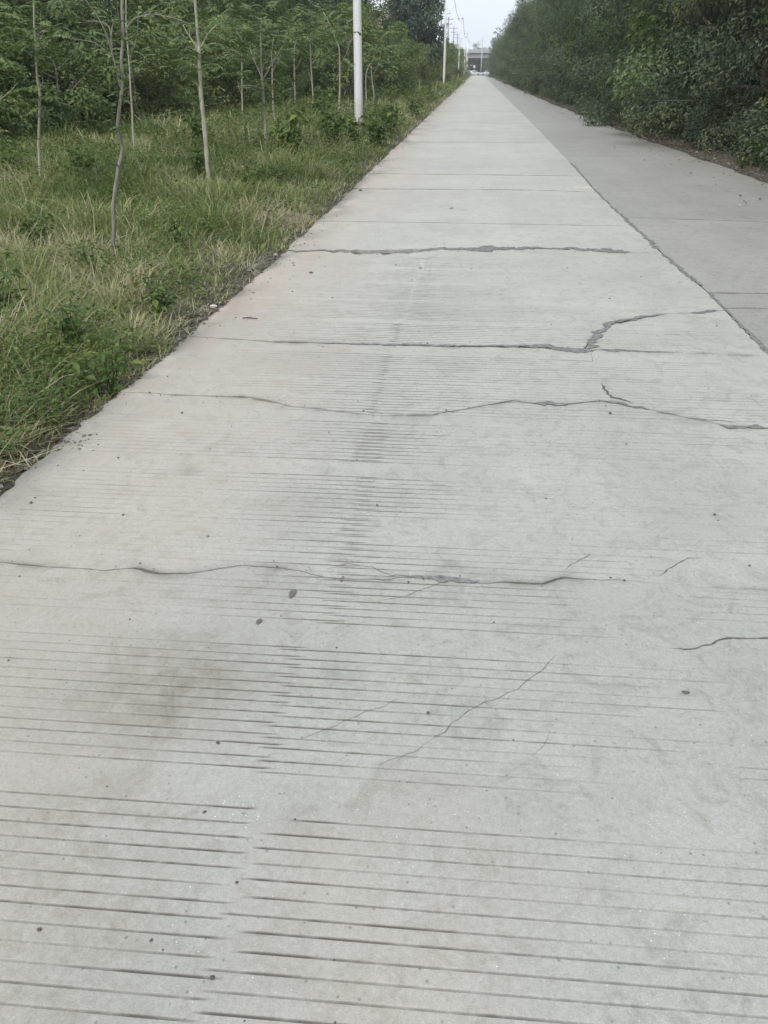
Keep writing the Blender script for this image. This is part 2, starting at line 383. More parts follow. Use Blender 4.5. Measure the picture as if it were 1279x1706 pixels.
BLOTS = [(at(*c), rx, ry, s) for c, rx, ry, s in BLOTS]
def blotch(x, y):
    wx = x + .22 * (fbm(x * 5, y * 5, 41) - .5); wy = y + .22 * (fbm(x * 5, y * 5, 42) - .5)
    r = 0 * x
    for c, rx, ry, s in BLOTS:
        k = min(1.0, (rx + ry) / .15)
        xx = x + (wx - x) * k; yy = y + (wy - y) * k
        r = np.maximum(r, s * np.exp(-(((xx - c[0]) / rx) ** 2 + ((yy - c[1]) / ry) ** 2)))
    # the band of grey rubber along the seam of the grooving
    r = np.maximum(r, .06 * np.exp(-((x - SEAM - .1) / .26) ** 2) * fbm(x * 3, y * .9, 50) * np.clip((y - 1.5), 0, 1) * np.clip((12 - y) / 4, 0, 1) * 1.3)
    return r
def warmth(x, y):
    w = np.clip((-x - .35) / 1.3, 0, 1) * (.15 + .75 * fbm(x * .9, y * .7, 33)) * .85
    w = np.maximum(w, np.clip((x + 0) * 0 + (XL(y) + .95 - x) / .95, 0, 1) * 1.0 * np.clip((y - 1) / 5, 0, 1) * (.55 + .6 * fbm(x * 1.2, y * .5, 36)))
    w = np.maximum(w, .34 * np.clip((fbm(x * .7, y * .9, 35) - .52) * 5, 0, 1) * np.clip((1 - x) / 1.5, 0, 1))
    return np.clip(w, 0, 1)

road = thing('road', '', ''); del road['category']; del road['label']; road['kind'] = 'structure'
def curve(pts, z=0):
    P = np.array([at(*p) for p in pts]); P = P[np.argsort(P[:, 0])]; return P[:, 0], P[:, 1]
def mkfun(pts, seed, jag=.006):
    xs, ys = curve(pts)
    def f(x):
        x = np.asarray(x, float)
        return np.interp(x, xs, ys) + jag * 3.2 * (fbm(x * 11, x * 0 + seed, 60 + seed, 5) - .5) + jag * .7 * (vnoise(x * 55, x * 0, 61 + seed) - .5)
    return f
def const(y, seed=0, jag=.008):
    return lambda x: y + np.asarray(x) * TILT * .4 + jag * 2 * (fbm(np.asarray(x) * 3.0, np.asarray(x) * 0 + seed, 70 + seed) - .5)
C2 = mkfun([(-400, 925), (-150, 935), (0, 938), (120, 945), (170, 949), (230, 945), (265, 955), (310, 957), (400, 942), (470, 945), (560, 965), (640, 966), (700, 958), (790, 973), (850, 970), (900, 974), (940, 962), (1050, 968), (1279, 985), (1900, 1000)], 1, .006)
C4 = mkfun([(225, 655), (300, 658), (420, 662), (480, 675), (560, 685), (640, 692), (715, 693), (780, 680), (850, 667), (900, 673), (940, 675), (1000, 668), (1080, 682), (1150, 697), (1215, 710), (1279, 713), (1420, 716)], 2, .009)
J5 = mkfun([(330, 562), (460, 570), (700, 576), (860, 578), (975, 583), (1100, 587), (1260, 592)], 3, .006)
CB = mkfun([(960, 584), (975, 580), (988, 562), (1015, 541), (1060, 531), (1100, 524), (1195, 517), (1230, 515)], 4, .012)
J8 = mkfun([(470, 418), (540, 418), (640, 420), (700, 417), (735, 414), (800, 416), (880, 414), (960, 415), (1030, 420), (1100, 421)], 5, .032)
J9 = mkfun([(500, 368), (700, 371), (1080, 377)], 6, .012)
J12 = mkfun([(560, 314), (800, 316), (900, 317), (1000, 321)], 7, .02)
XCB = at(974, 581)[0]
def CBX(x): return np.where(np.asarray(x) > XCB, np.maximum(CB(x), J5(x) + .004), J5(x))
def gfun(*tab):
    xs = [t[0] for t in tab]; gs = [t[1] for t in tab]
    return lambda x: np.interp(x, xs, gs) * (.55 + .9 * vnoise(np.asarray(x) * 21, np.asarray(x) * 0, 90))
def pxx(px, py): return at(px, py)[0]
g2 = gfun((-1.9, .004), (pxx(0, 940), .005), (pxx(100, 945), .008), (pxx(190, 945), .006), (pxx(230, 950), .012), (pxx(320, 957), .007), (pxx(480, 945), .005), (pxx(640, 966), .006), (pxx(760, 965), .007), (pxx(900, 972), .011), (pxx(960, 963), .008), (pxx(1060, 965), .002), (1.0, .0006), (1.7, .0006))
g4 = gfun((-1.9, .008), (pxx(240, 656), .016), (pxx(300, 658), .022), (pxx(430, 664), .024), (pxx(500, 676), .014), (pxx(700, 693), .009), (pxx(850, 667), .018), (pxx(920, 674), .024), (pxx(1000, 668), .014), (pxx(1080, 682), .012), (pxx(1150, 697), .010), (1.7, .012))
g5 = gfun((-1.9, .012), (pxx(350, 563), .022), (pxx(420, 568), .032), (pxx(600, 573), .026), (pxx(750, 577), .03), (pxx(960, 582), .03), (pxx(1000, 584), .010), (pxx(1150, 588), .006), (1.7, .004))
gb = gfun((-1.8, .0), (XCB, .02), (pxx(1015, 541), .03), (pxx(1080, 528), .018), (pxx(1120, 522), .006), (1.7, .012))
g8 = gfun((-1.8, .04), (pxx(500, 418), .05), (pxx(530, 418), .05), (pxx(560, 418), .13), (pxx(640, 420), .20), (pxx(735, 416), .12), (pxx(780, 416), .06), (pxx(880, 413), .05), (pxx(960, 415), .08), (pxx(1030, 420), .05), (pxx(1060, 420), .012), (1.7, .008))
gthin = lambda w: (lambda x: w * (.4 + 1.1 * vnoise(np.asarray(x) * 6, np.asarray(x) * 0, 91)))

def slab(lo, hi, glo, ghi, xl, xr, ncol, rows, mat, u0=None, grooves=False, zoff=0.0, name='slab', tone=1.0):
    """one concrete slab between two crack lines; rows = y levels (at x = 0)"""
    u = np.linspace(0, 1, ncol); u = u if ncol > 100 else np.unique(np.concatenate([u, [.004, .01, .018, .028, .04, .055, .075, .1]]))
    xa, xb = float(xl(np.array([np.mean(lo(np.zeros(1)))]))[0]), float(xr(np.array([np.mean(lo(np.zeros(1)))]))[0])
    xn = xa + (xb - xa) * u
    if u0 is not None: xn = u0 + (xb - u0) * u
    def edge_pts(f):
        x0, x1 = xn[0], xn[-1]
        for _ in range(3):
            if u0 is None: x0 = float(xl(np.array([f(np.array([x0]))[0]]))[0])
            x1 = float(xr(np.array([f(np.array([x1]))[0]]))[0])
        return x0 + (x1 - x0) * (xn - xn[0]) / (xn[-1] - xn[0])
    xlo, xhi = edge_pts(lo), edge_pts(hi)
    L = lo(xlo) + .5 * glo(xlo); U = np.maximum(hi(xhi) - .5 * ghi(xhi), L)
    r = np.sort(np.concatenate([[-1e3], [q for q in rows if L.min() - .02 < q + TILT * .0 < U.max() + .15], [1e3]]))
    Yr = r[:, None] + TILT * xn[None, :]
    Y = np.clip(Yr, L[None], U[None])
    X = np.broadcast_to(xn[None], Y.shape).copy()
    # follow the side edges
    eL = xl(Y[:, 0]) if u0 is None else np.full(len(r), u0); eR = xr(Y[:, -1]); X = eL[:, None] + (eR - eL)[:, None] * ((xn - xn[0]) / (xn[-1] - xn[0]))[None]
    Z = np.zeros_like(Y) + zoff; D = np.zeros_like(Y)
    if grooves:
        yb = Y - TILT * X
        for i, g in enumerate(GR):
            y0 = GRY[i]
            if y0 < L.min() - .1 or y0 > U.max() + .1: continue
            js = np.where((r > y0 - .012) & (r < y0 + .012))[0]
            if not len(js): continue
            am = groove_amp(g, X[js], i)
            hw = .0034 + .0010 * max(0., y0 - 1.0)
            pr = np.clip(1.25 - np.abs(r[js] - y0)[:, None] / hw, 0, 1)
            D[js] = np.maximum(D[js], np.minimum(am * pr * 1.15, .92)); Z[js] = np.minimum(Z[js], zoff - .0045 * am * pr)
    # crumbled, dirty crack edges
    if grooves:
        dl = (Y - L[None]); du = (U[None] - Y)
        nn = fbm(X * 9, Y * 9, 77)
        D = np.maximum(D, np.clip((nn - .45) * 2.2, 0, .5) * np.exp(-np.minimum(dl, du) / .02) * np.where(glo(xn)[None] + ghi(xn)[None] > .006, 1, .3))
    if u0 is None and xl is XL:      # soil washed and trodden onto the ragged left edge
        de = X - eL[:, None]; D = np.maximum(D, .75 * np.clip((fbm(X * 3.2, Y * 1.6, 78, 4) - .40) * 4, 0, 1) * np.exp(-de / (.05 + .012 * np.clip(Y, 0, 20))))
        D = np.maximum(D, .5 * np.exp(-de / .012))
    Z += .006 * (fbm(X * .8, Y * .8, 14) - .5)
    n, m = Y.shape
    V = [np.stack([X, Y, Z], -1).reshape(-1, 3)]
    idx = np.arange(n * m).reshape(n, m)
    a_, b_, c_, d_ = idx[:-1, :-1].ravel(), idx[:-1, 1:].ravel(), idx[1:, 1:].ravel(), idx[1:, :-1].ravel()
    hl = (Y[1:, :-1] - Y[:-1, :-1]).ravel() > 1e-5; hr = (Y[1:, 1:] - Y[:-1, 1:]).ravel() > 1e-5
    Q = [np.stack([a_, b_, c_, d_], 1)[hl & hr]]; T = [np.stack([a_, b_, c_], 1)[~hl & hr], np.stack([a_, b_, d_], 1)[hl & ~hr]]
    dirt = [D.ravel()]; base = n * m
    # skirts
    def skirt(loop, flip):
        nonlocal base
        P = V[0][loop].copy(); P[:, 2] -= .16; V.append(P); k = np.arange(len(loop)); j = base + k
        q = np.stack([loop[:-1], loop[1:], j[1:], j[:-1]], 1); Q.append(q[:, ::-1] if flip else q)
        dirt.append(np.full(len(loop), 1.0)); base += len(loop)
    skirt(idx[0, ::-1], True); skirt(idx[-1, :], True); skirt(idx[:, 0], True); skirt(idx[::-1, -1], True)
    V = np.concatenate(V); dirt = np.concatenate(dirt)
    me = mesh_np(name, V, [np.concatenate(Q), np.concatenate(T)], [mat],
                 pattr={'dirt': dirt, 'blotch': blotch(V[:, 0], V[:, 1]) if V[:, 1].min() < 14 and V[:, 0].min() < 1.5 else .75 * np.clip((V[:, 0] - 3.4) / 1.6, 0, 1) ** 1.3 * np.clip(fbm(V[:, 0] * 1.5, V[:, 1] * .8, 88) * 2 - .6, 0, 1) + .25 * np.clip(fbm(V[:, 0] * .9, V[:, 1] * .35, 89) * 3 - 1.5, 0, 1),
                        'warm': warmth(V[:, 0], V[:, 1]), 'slab_tone_falloff': np.full(len(V), tone)})
    return link(name, me, road)

GROWS = []
for y0 in GRY:
    h_ = 1.25 * (.0034 + .0010 * max(0., y0 - 1.0)); GROWS += [y0 - h_, y0 - .3 * h_, y0 + .3 * h_, y0 + h_]
GROWS = np.array(GROWS)
def rows_for(a, b, fill=.06): return np.concatenate([GROWS[(GROWS > a - .3) & (GROWS < b + .3)], np.arange(a - .2, b + .3, fill)])
cm3 = const(-3.0)
jz = gthin(.0)
slab(cm3, C2, jz, g2, XL, XJ, 150, rows_for(-1.4, 2.6), M_CONC, grooves=True, tone=.88)  # left-lane tones step from dark near to light far, a brightness falloff in colour
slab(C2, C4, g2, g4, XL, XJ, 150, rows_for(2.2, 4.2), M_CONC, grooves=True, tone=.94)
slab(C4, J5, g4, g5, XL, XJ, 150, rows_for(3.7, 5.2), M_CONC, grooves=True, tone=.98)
slab(J5, CBX, g5, gb, XL, XJ, 60, rows_for(4.8, 6.3), M_CONC, u0=XCB, grooves=True)
slab(CBX, J8, lambda x: np.where(np.asarray(x) > XCB, gb(x), g5(x)), g8, XL, XJ, 150, rows_for(4.8, 8.4), M_CONC, grooves=True)
def far_rows(a, b): return np.arange(a - .5, b + .6, .16)
g9 = gthin(.035); g12 = gthin(.075)
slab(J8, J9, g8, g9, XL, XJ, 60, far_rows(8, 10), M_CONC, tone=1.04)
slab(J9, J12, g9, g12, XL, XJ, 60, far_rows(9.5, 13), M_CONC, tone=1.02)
prev, gp, y = J12, g12, 12.4
for i in range(7):
    y += [2.4, 2.9, 4.1, 4.3, 4.1, 4.2, 4.2][i]; cu = const(y, 10 + i, .02); gn = gthin([.08, .01, .08, .02, .10, .02, .12][i])
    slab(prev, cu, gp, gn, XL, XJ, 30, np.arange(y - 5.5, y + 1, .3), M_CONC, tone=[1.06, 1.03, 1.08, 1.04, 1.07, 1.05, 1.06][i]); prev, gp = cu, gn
slab(prev, const(303.0), gp, jz, XL, XJ, 14, np.arange(y - 1, 304, 1.0), M_CONC, tone=1.06)
# right lane
R1, R2, R3 = const(2.3, 30), mkfun([(1150, 514), (1230, 512), (1279, 513), (1500, 522), (2400, 560)], 31, .01), mkfun([(1150, 486), (1195, 487), (1279, 488), (1500, 494), (2400, 520)], 32, .01)
R4 = mkfun([(1080, 363), (1180, 366), (1279, 370), (1500, 374), (1900, 385)], 33, .02)
XJr = lambda y: XJ(y) + np.clip((15 - np.asarray(y, float)) / 4, 0, 1) * (.012 + .012 * fbm(np.asarray(y, float) * 3, np.asarray(y) * 0, 34))
pr_, gp = cm3, jz
for cu, gn in ((R1, gthin(.01)), (R2, gthin(.045)), (R3, gthin(.065)), (R4, gthin(.04)), (const(14.2, 35), gthin(.002)), (const(18.4, 36), gthin(.002)), (const(22.6, 37), gthin(.002)), (const(26.8, 38), gthin(.002)), (const(31, 39), gthin(.002)), (const(35.3, 40), gthin(.002))):
    y1 = float(cu(np.array([2.5]))[0]); y0 = float(pr_(np.array([2.5]))[0])
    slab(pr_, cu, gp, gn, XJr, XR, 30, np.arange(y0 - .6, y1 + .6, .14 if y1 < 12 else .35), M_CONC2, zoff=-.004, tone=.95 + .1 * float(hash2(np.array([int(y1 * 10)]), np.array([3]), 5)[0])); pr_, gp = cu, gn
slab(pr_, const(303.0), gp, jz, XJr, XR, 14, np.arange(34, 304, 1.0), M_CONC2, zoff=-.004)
bed = MB(); bed.box((1.70, 150, -.10), (7.1, 306, .12)); bed.obj('road_bed', M_BED, road)
# crossing road at the far end
cr = MB(); cr.box((0, 309.2, -.05), (120, 12, .1)); o = cr.obj('cross_road', M_CONC2); o['kind'] = 'structure'

# fillers, hairline cracks, stains
def ribbon(name, P, W, mat, z=.003, seed=0, n=40, jag=.6, rough=30, dome=.0, wobble=0.0):
    P = np.asarray(P, float)[:, :2]; s = np.concatenate([[0], np.cumsum(np.linalg.norm(np.diff(P, axis=0), axis=1))])
    n = max(n, int(s[-1] / .018)); t = np.linspace(0, s[-1], n)
    x = np.interp(t, s, P[:, 0]); y = np.interp(t, s, P[:, 1]); w = np.interp(t, s, np.broadcast_to(np.asarray(W, float), (len(P),)))
    dx, dy = np.gradient(x), np.gradient(y); L = np.hypot(dx, dy) + 1e-9; nx, ny = -dy / L, dx / L
    wob = (fbm(t * 11, t * 0 + seed, 100 + seed, 3) - .5) * w * 1.3
    wob = wob + wobble * 2 * (fbm(t * 14, t * 0 + seed, 160 + seed, 4) - .5) * np.clip(np.minimum(t, s[-1] - t) / .05, 0, 1)
    x += nx * wob; y += ny * wob
    w1 = w * .5 * np.clip(1 + jag * 2 * (fbm(t * rough, t * 0, 101 + seed) - .5), .08, 2.2); w2 = w * .5 * np.clip(1 + jag * 2 * (fbm(t * rough, t * 0, 131 + seed) - .5), .08, 2.2)
    tap = np.clip(np.minimum(t, s[-1] - t) / (.04 + .02 * s[-1]), .03, 1)
    zz = np.full(n, z)
    V = np.concatenate([np.stack([x + nx * w1 * tap, y + ny * w1 * tap, zz - .0008], 1), np.stack([x, y, zz + dome], 1), np.stack([x - nx * w2 * tap, y - ny * w2 * tap, zz - .0008], 1)])
    i = np.arange(n - 1); Q = np.concatenate([np.stack([i + n, i + n + 1, i + 1, i], 1), np.stack([i + 2 * n, i + 2 * n + 1, i + n + 1, i + n], 1)])
    return link(name, mesh_np(name, V, [Q], [mat]), road)
def along(f, pa, pb, n=60):
    xa, xb = at(*pa)[0], at(*pb)[0]; x = np.linspace(xa, xb, n); return np.stack([x, f(x)], 1)
def wid(n, *tab): return np.interp(np.linspace(0, 1, n), [t[0] for t in tab], [t[1] for t in tab])
ribbon('crack_filler', along(J8, (735, 415), (905, 414)), wid(60, (0, .05), (.25, .14), (.45, .24), (.7, .11), (1, .07)), M_FILL, .0045, 1)
ribbon('crack_filler', along(J8, (905, 414), (1048, 420)), wid(60, (0, .05), (.4, .09), (.6, .10), (.85, .20), (1, .04)), M_FILL, .0045, 2)
ribbon('crack_filler', along(J8, (472, 418), (560, 418)), .05, M_FILL, .0045, 15)
ribbon('crack_filler', along(J5, (520, 572), (760, 577)), wid(60, (0, .012), (1, .05)), M_FILL, .0045, 3)
ribbon('crack_filler', along(J5, (755, 577), (990, 584)), wid(60, (0, .02), (.45, .04), (.7, .07), (1, .08)), M_FILL, .005, 4)
ribbon('crack_filler', along(J5, (1000, 584), (1110, 587)), wid(60, (0, .05), (.2, .06), (.5, .03), (1, .01)), M_FILL, .0045, 5)
cbp = [(976, 583), (985, 567), (998, 556), (1008, 548), (1013, 541), (1030, 537), (1060, 531), (1098, 524)]
ribbon('crack_filler', [at(*p) for p in cbp], [.085, .05, .06, .03, .06, .035, .045, .02], M_FILL, .006, 6, jag=1.0)
ribbon('crack_filler', [at(*p) for p in [(1150, 522), (1175, 520), (1194, 517)]], .04, M_FILL, .0045, 7)
ribbon('crack_filler', along(C4, (885, 672), (950, 675)), wid(60, (0, .02), (.4, .06), (1, .02)), M_FILL, .0045, 8)
ribbon('crack_filler', along(C4, (1008, 670), (1085, 683)), wid(60, (0, .03), (1, .02)), M_FILL, .0045, 9, jag=1.1)
ribbon('crack_filler', along(C4, (1200, 707), (1279, 713)), .045, M_FILL, .0045, 10, jag=1.0)
ribbon('crack_filler', along(C2, (690, 960), (800, 973)), wid(60, (0, .01), (.5, .035), (1, .02)), M_FILL, .0040, 11, jag=.8)
# longitudinal joint between the lanes
yy = np.linspace(2.2, 17, 300)
for k, (a_, b_) in enumerate(((-1.5, 4.6), (4.6, 6.7), (6.9, 8.2), (8.4, 11.4), (11.5, 17.0))):
    t = np.linspace(a_, b_, 60); ribbon('crack_filler', np.stack([XJ(t) + .008, t], 1), [.016, .026, .03, .045, .03][k] * (.6 + .8 * vnoise(t * 2.2, t * 0, 140)), M_FILL, .004, 20 + k, jag=.9)
for k, (pts, w) in enumerate([
    ([(1115, 1080), (1140, 1082), (1160, 1080), (1180, 1074), (1200, 1066), (1225, 1061), (1250, 1060), (1300, 1063), (1420, 1075)], [.003, .010, .005, .006, .013, .012, .010, .007, .004]),
    ([(925, 1093), (905, 1117), (885, 1135), (860, 1148), (820, 1168), (780, 1185), (755, 1202), (740, 1218), (715, 1236)], .0019),
    ([(715, 1236), (690, 1250), (660, 1262), (630, 1276)], .0015),
    ([(1097, 961), (1110, 948), (1125, 938), (1145, 932), (1170, 930)], .0036),
    ([(985, 920), (970, 932), (950, 940), (942, 950)], .0028),
    ([(500, 1232), (530, 1215), (575, 1200), (620, 1182), (662, 1165)], .0011),
    ([(1000, 639), (1008, 646), (1008, 654), (1022, 662), (1055, 672)], [.012, .02, .018, .03, .012]),
    ([(920, 600), (985, 602), (985, 588)], .004),
    ([(545, 948), (580, 940), (620, 945), (650, 960), (690, 960)], .003),
    ([(885, 1262), (905, 1235), (915, 1222)], .0011),
    ([(640, 1000), (700, 985), (740, 968)], .0018), ([(1150, 697), (1180, 700), (1210, 702), (1230, 706)], .006)]):
    ribbon('crack', [at(*p) for p in pts], np.asarray(w) * .75, M_CRACK, .0028, 40 + k, jag=1.2, rough=70, wobble=.014)
def patch(name, px, py, a, b, rot, mat, z=.0028, seed=0, tail=0.0):
    c = at(px, py); th = np.linspace(0, 2 * math.pi, 22, endpoint=False)
    r = 1 + .25 * (fbm(th * 1.5, th * 0 + seed, 200 + seed) - .5)
    u = a * np.cos(th) * r; v = b * np.sin(th) * r; u *= np.where(v < 0, 1 + tail * v / b, 1)
    cr, sr = math.cos(rot), math.sin(rot)
    V = np.stack([c[0] + u * cr - v * sr, c[1] + u * sr + v * cr, np.full(22, z)], 1); V = np.concatenate([V, [[c[0], c[1], z + .0006]]])
    i = np.arange(22); return link(name, mesh_np(name, V, [np.stack([i, (i + 1) % 22, np.full(22, 22)], 1)], [mat]), road)
patch('stain', 487, 990, .0125, .028, -.12, M_STAIN, seed=1, tail=.55)
patch('stain', 431, 1036, .008, .016, -.25, M_STAIN, seed=2, tail=.2)
patch('stain', 1142, 1154, .012, .007, 0, M_STAIN, seed=4)
patch('stain', 972, 313, .17, .12, 0, plain('pale_patch', (.56, .54, .44), .85, .1), seed=7)

# ------------------------------------------------------------------ vegetation generators
def unit(v): return v / (np.linalg.norm(v, axis=-1, keepdims=True) + 1e-9)
def leaf_quads(rng, P, out, L, asp=.5, up=.55, outw=.6, rnd=.65, droop=.4):
    n = len(P); L = np.broadcast_to(L, (n,)) * (.65 + .7 * rng.rand(n))
    nn = unit(out * outw + np.array([0, 0, up]) + rng.normal(0, rnd * .6, (n, 3)))
    t = unit(out * .6 + rng.normal(0, .7, (n, 3)) + np.array([0, 0, -droop])); t = unit(t - nn * (t * nn).sum(1, keepdims=True)); b = np.cross(nn, t)
    W = L * asp * .5
    V = np.stack([P, P + t * (L * .45)[:, None] + b * W[:, None] + nn * (W * .35)[:, None], P + t * L[:, None] - nn * (L * .12)[:, None], P + t * (L * .45)[:, None] - b * W[:, None] + nn * (W * .35)[:, None]], 1).reshape(-1, 3)
    i = np.arange(n) * 4
    return V, np.concatenate([np.stack([i, i + 1, i + 2], 1), np.stack([i, i + 2, i + 3], 1)])
def crown_mesh(name, rng, centers, radii, nper, L, mat, asp=.5, ctr=None, tonebase=None, **kw):
    """clumps of leaves"""
    Ps, Os, Ts = [], [], []
    C = np.asarray(centers, float); cc = C.mean(0) if ctr is None else np.asarray(ctr, float)
    for k, (c, r) in enumerate(zip(C, radii)):
        n = int(nper * (r / np.mean(radii)) ** 2)
        d = unit(rng.normal(0, 1, (n, 3))); rr = r * (.35 + .75 * rng.rand(n) ** .5)
        P = c + d * rr[:, None] * np.array([1, 1, .8])
        o = unit(d * .7 + unit(P - cc) * .6)
        Ps.append(P); Os.append(o)
        tb = (rng.rand() if tonebase is None else tonebase[k])
        Ts.append(np.clip(.14 + .70 * tb + rng.normal(0, .13, n) + (rng.rand(n) > .97) * .35, 0, 1))
    P = np.concatenate(Ps); o = np.concatenate(Os); t = np.concatenate(Ts)
    V, T = leaf_quads(rng, P, o, L, asp, **kw)
    return mesh_np(name, V, [T], [mat], fattr={'tone': np.concatenate([t, t])})
def trunk_mesh(name, rng, paths, mat, n=6):
    mb = MB()
    for pts, rad in paths: mb.tube(pts, rad, n)
    return mb.mesh(name, [mat], True)
def bent(rng, a, b, k=5, w=.08):
    a = np.array(a, float); b = np.array(b, float); t = np.linspace(0, 1, k)[:, None]
    P = a + (b - a) * t; L = np.linalg.norm(b - a); P[1:-1] += rng.normal(0, w * L * .35, (k - 2, 3)); return P

def make_tree(name, seed, h, r, zlow, nclump, nleaf, L, mat, barkm, label, cat, group, shape='round', asp=.5, **kw):
    rng = np.random.RandomState(seed)
    root = thing(name, label, cat, group)
    C, R = [], []
    if shape in ('wall', 'lobes'):
        nl = 13 if shape == 'wall' else 11
        for j in range(nl):
            z = zlow + (h - zlow) * (j + rng.rand()) / nl; f = (z - zlow) / (h - zlow); a_ = j * 2.4 + rng.normal(0, .5); lr = r * (.34 + .24 * rng.rand()); rr = r * (.55 + .35 * rng.rand()) * (1 if f < .7 else max(.25, 1.4 * (1.03 - f) + .3)); lr *= 1 if shape == 'wall' else 1.05
            lc = np.array([math.cos(a_) * rr, math.sin(a_) * rr, z])
            for q in range(nclump // nl):
                d = rng.normal(0, 1, 3); d /= np.linalg.norm(d); d += np.array([math.cos(a_), math.sin(a_), .25]) * .5; c = lc + d * lr * .75; c[2] = max(c[2], .12)
                C.append(tuple(c)); R.append(lr * (.34 + .22 * rng.rand()))
        nclump = len(C)
    for i in range(nclump if shape not in ('wall', 'lobes') else 0):
        z = zlow + (h - zlow) * (i + rng.rand()) / nclump; f = (z - zlow) / (h - zlow)
        if shape == 'round': prof = (math.sin(math.pi * min(1, .18 + f * .80)) ** .7)
        elif shape == 'wall': prof = .95 if f < .7 else math.sqrt(max(.05, 1 - ((f - .7) / .32) ** 2))
        elif shape == 'cone': prof = max(.12, (1 - f) ** .75 * min(1, .55 + f * 2))
        elif shape == 'shrub': prof = math.sqrt(max(.05, 1 - f * f * .92))
        else: prof = math.sqrt(max(.05, 1 - (2 * f - 1) ** 2))
        a_ = rng.rand() * 6.283; rr = r * prof * (.45 + .55 * rng.rand() ** .5)
        C.append((math.cos(a_) * rr, math.sin(a_) * rr, z)); R.append(r * (.24 + .20 * rng.rand()) * (.65 + .35 * prof))
    paths = []; tw = .02 * h + .015
    tp = bent(rng, (0, 0, -.15), (rng.normal(0, .06) * h * .3, rng.normal(0, .06) * h * .3, h * .88), 7, .05); paths.append((tp, np.linspace(tw, tw * .2, 7)))
    for i in rng.permutation(nclump)[:14]:
        c = np.array(C[i]); zz = max(.15 * h, c[2] - .5 * np.hypot(c[0], c[1]) - .1); j = np.interp(zz, tp[:, 2], np.arange(7)); b0 = np.array([np.interp(zz, tp[:, 2], tp[:, q]) for q in range(3)])
        paths.append((bent(rng, b0, c, 4, .15), np.linspace(tw * .4, tw * .08, 4)))
    link('trunk', trunk_mesh('trunk', rng, paths, barkm), root)
    link('crown', crown_mesh('crown', rng, C, R, nleaf // nclump, L, mat, asp, ctr=(0, 0, zlow + (h - zlow) * .4), **kw), root)
    return root

# ------------------------------------------------------------------ left verge: grass
def grass(name, rng, X, Y, nb, hmin, hmax, wid_, tone0, mat, spread=.07):
    """tufts at X,Y with nb blades each"""
    n = len(X) * nb; bx = np.repeat(X, nb); by = np.repeat(Y, nb)
    ang = rng.rand(n) * 6.283; rad = spread * rng.rand(n) ** .7
    px = bx + np.cos(ang) * rad; py = by + np.sin(ang) * rad
    hh = np.repeat(hmin + (hmax - hmin) * rng.rand(len(X)), nb) if np.isscalar(hmin) else np.repeat(hmin + (hmax - hmin) * rng.rand(len(X)), nb)
    h = hh * (.45 + .65 * rng.rand(n)); lean = np.abs(rng.normal(0, .62, n)) + .10; az = ang + rng.normal(0, .7, n)
    dx, dy = np.cos(az), np.sin(az); droop = rng.rand(n) ** 1.0
    z0 = verge_z(px, py) - .02
    ts = np.array([0, .38, .74, 1.0]); pts = []
    for t in ts:
        hx = h * (lean * t + .75 * droop * t * t * t); hz = h * (t - .42 * droop * t ** 3 - .18 * lean * t)
        pts.append(np.stack([px + dx * hx, py + dy * hx, z0 + hz], 1))
    sa = az + math.pi / 2 + rng.normal(0, .5, n); w = wid_ * (.6 + .8 * rng.rand(n)); side = np.stack([np.cos(sa), np.sin(sa), 0 * sa], 1)
    V = np.stack([pts[0] - side * (w * .5)[:, None], pts[0] + side * (w * .5)[:, None], pts[1] - side * (w * .5)[:, None], pts[1] + side * (w * .5)[:, None],
                  pts[2] - side * (w * .34)[:, None], pts[2] + side * (w * .34)[:, None], pts[3]], 1).reshape(-1, 3)
    i = np.arange(n) * 7
    Q = np.concatenate([np.stack([i, i + 1, i + 3, i + 2], 1), np.stack([i + 2, i + 3, i + 5, i + 4], 1)]); T = np.stack([i + 4, i + 5, i + 6], 1)
    tone = np.clip(np.repeat(tone0, nb) + rng.normal(0, .19, n) + (rng.rand(n) > .90) * .40, 0, 1)
    return V, Q, T, np.concatenate([tone, tone, tone])
def grass_zone(name, seed, n, xr, yr, nb, hs, w, straw_edge, lab, xlim=None, spread=.07):
    rng = np.random.RandomState(seed)
    Y = yr[0] + (yr[1] - yr[0]) * rng.rand(n); Xl = np.minimum(xr[1] - .1, np.maximum(xr[0], -.72 * Y - .7)); U = rng.rand(n)
    X = Xl + (xr[1] - Xl) * U
    dedge = XL(Y) - X + np.where(Y < 9, .24, .16) * (fbm(Y * 1.1, Y * 0, 306) - np.clip(1.15 - Y * .07, .35, 1.1))
    keep = rng.rand(n) < np.clip(.10 + dedge / .40, .0, 1) * (.35 + .9 * np.clip((fbm(X * 1.3, Y * 1.3, 301) - .25) * 2.2, 0, 1))
    X, Y, dedge = X[keep], Y[keep], dedge[keep]
    pat = fbm(X * .8, Y * .8, 302); tall = np.clip((fbm(X * .7, Y * .7, 303) - .5) * 1.7 + .5, 0, 1.2)
    pat = np.clip((pat - .5) * 2.0 + .5, 0, 1); tone = .14 + .50 * pat + .34 * np.clip((fbm(X * 1.5, Y * 1.1, 316) - .53) * 6, 0, 1) + .30 * np.exp(-np.abs(dedge) / .6) * straw_edge + .25 * np.clip((fbm(X * 2.1, Y * 2.1, 304) - .55) * 4, 0, 1)
    hf = np.clip(.30 + dedge * .55, .3, 1) * (.55 + .8 * tall)
    V, Q, T, tn = grass(name, rng, X, Y, nb, hs[0] * hf, hs[1] * hf, w, tone, M_GRASS, spread)
    return V, Q, T, tn
GV, GQ, GT, GTN, off = [], [], [], [], 0
tq, tt = [], []
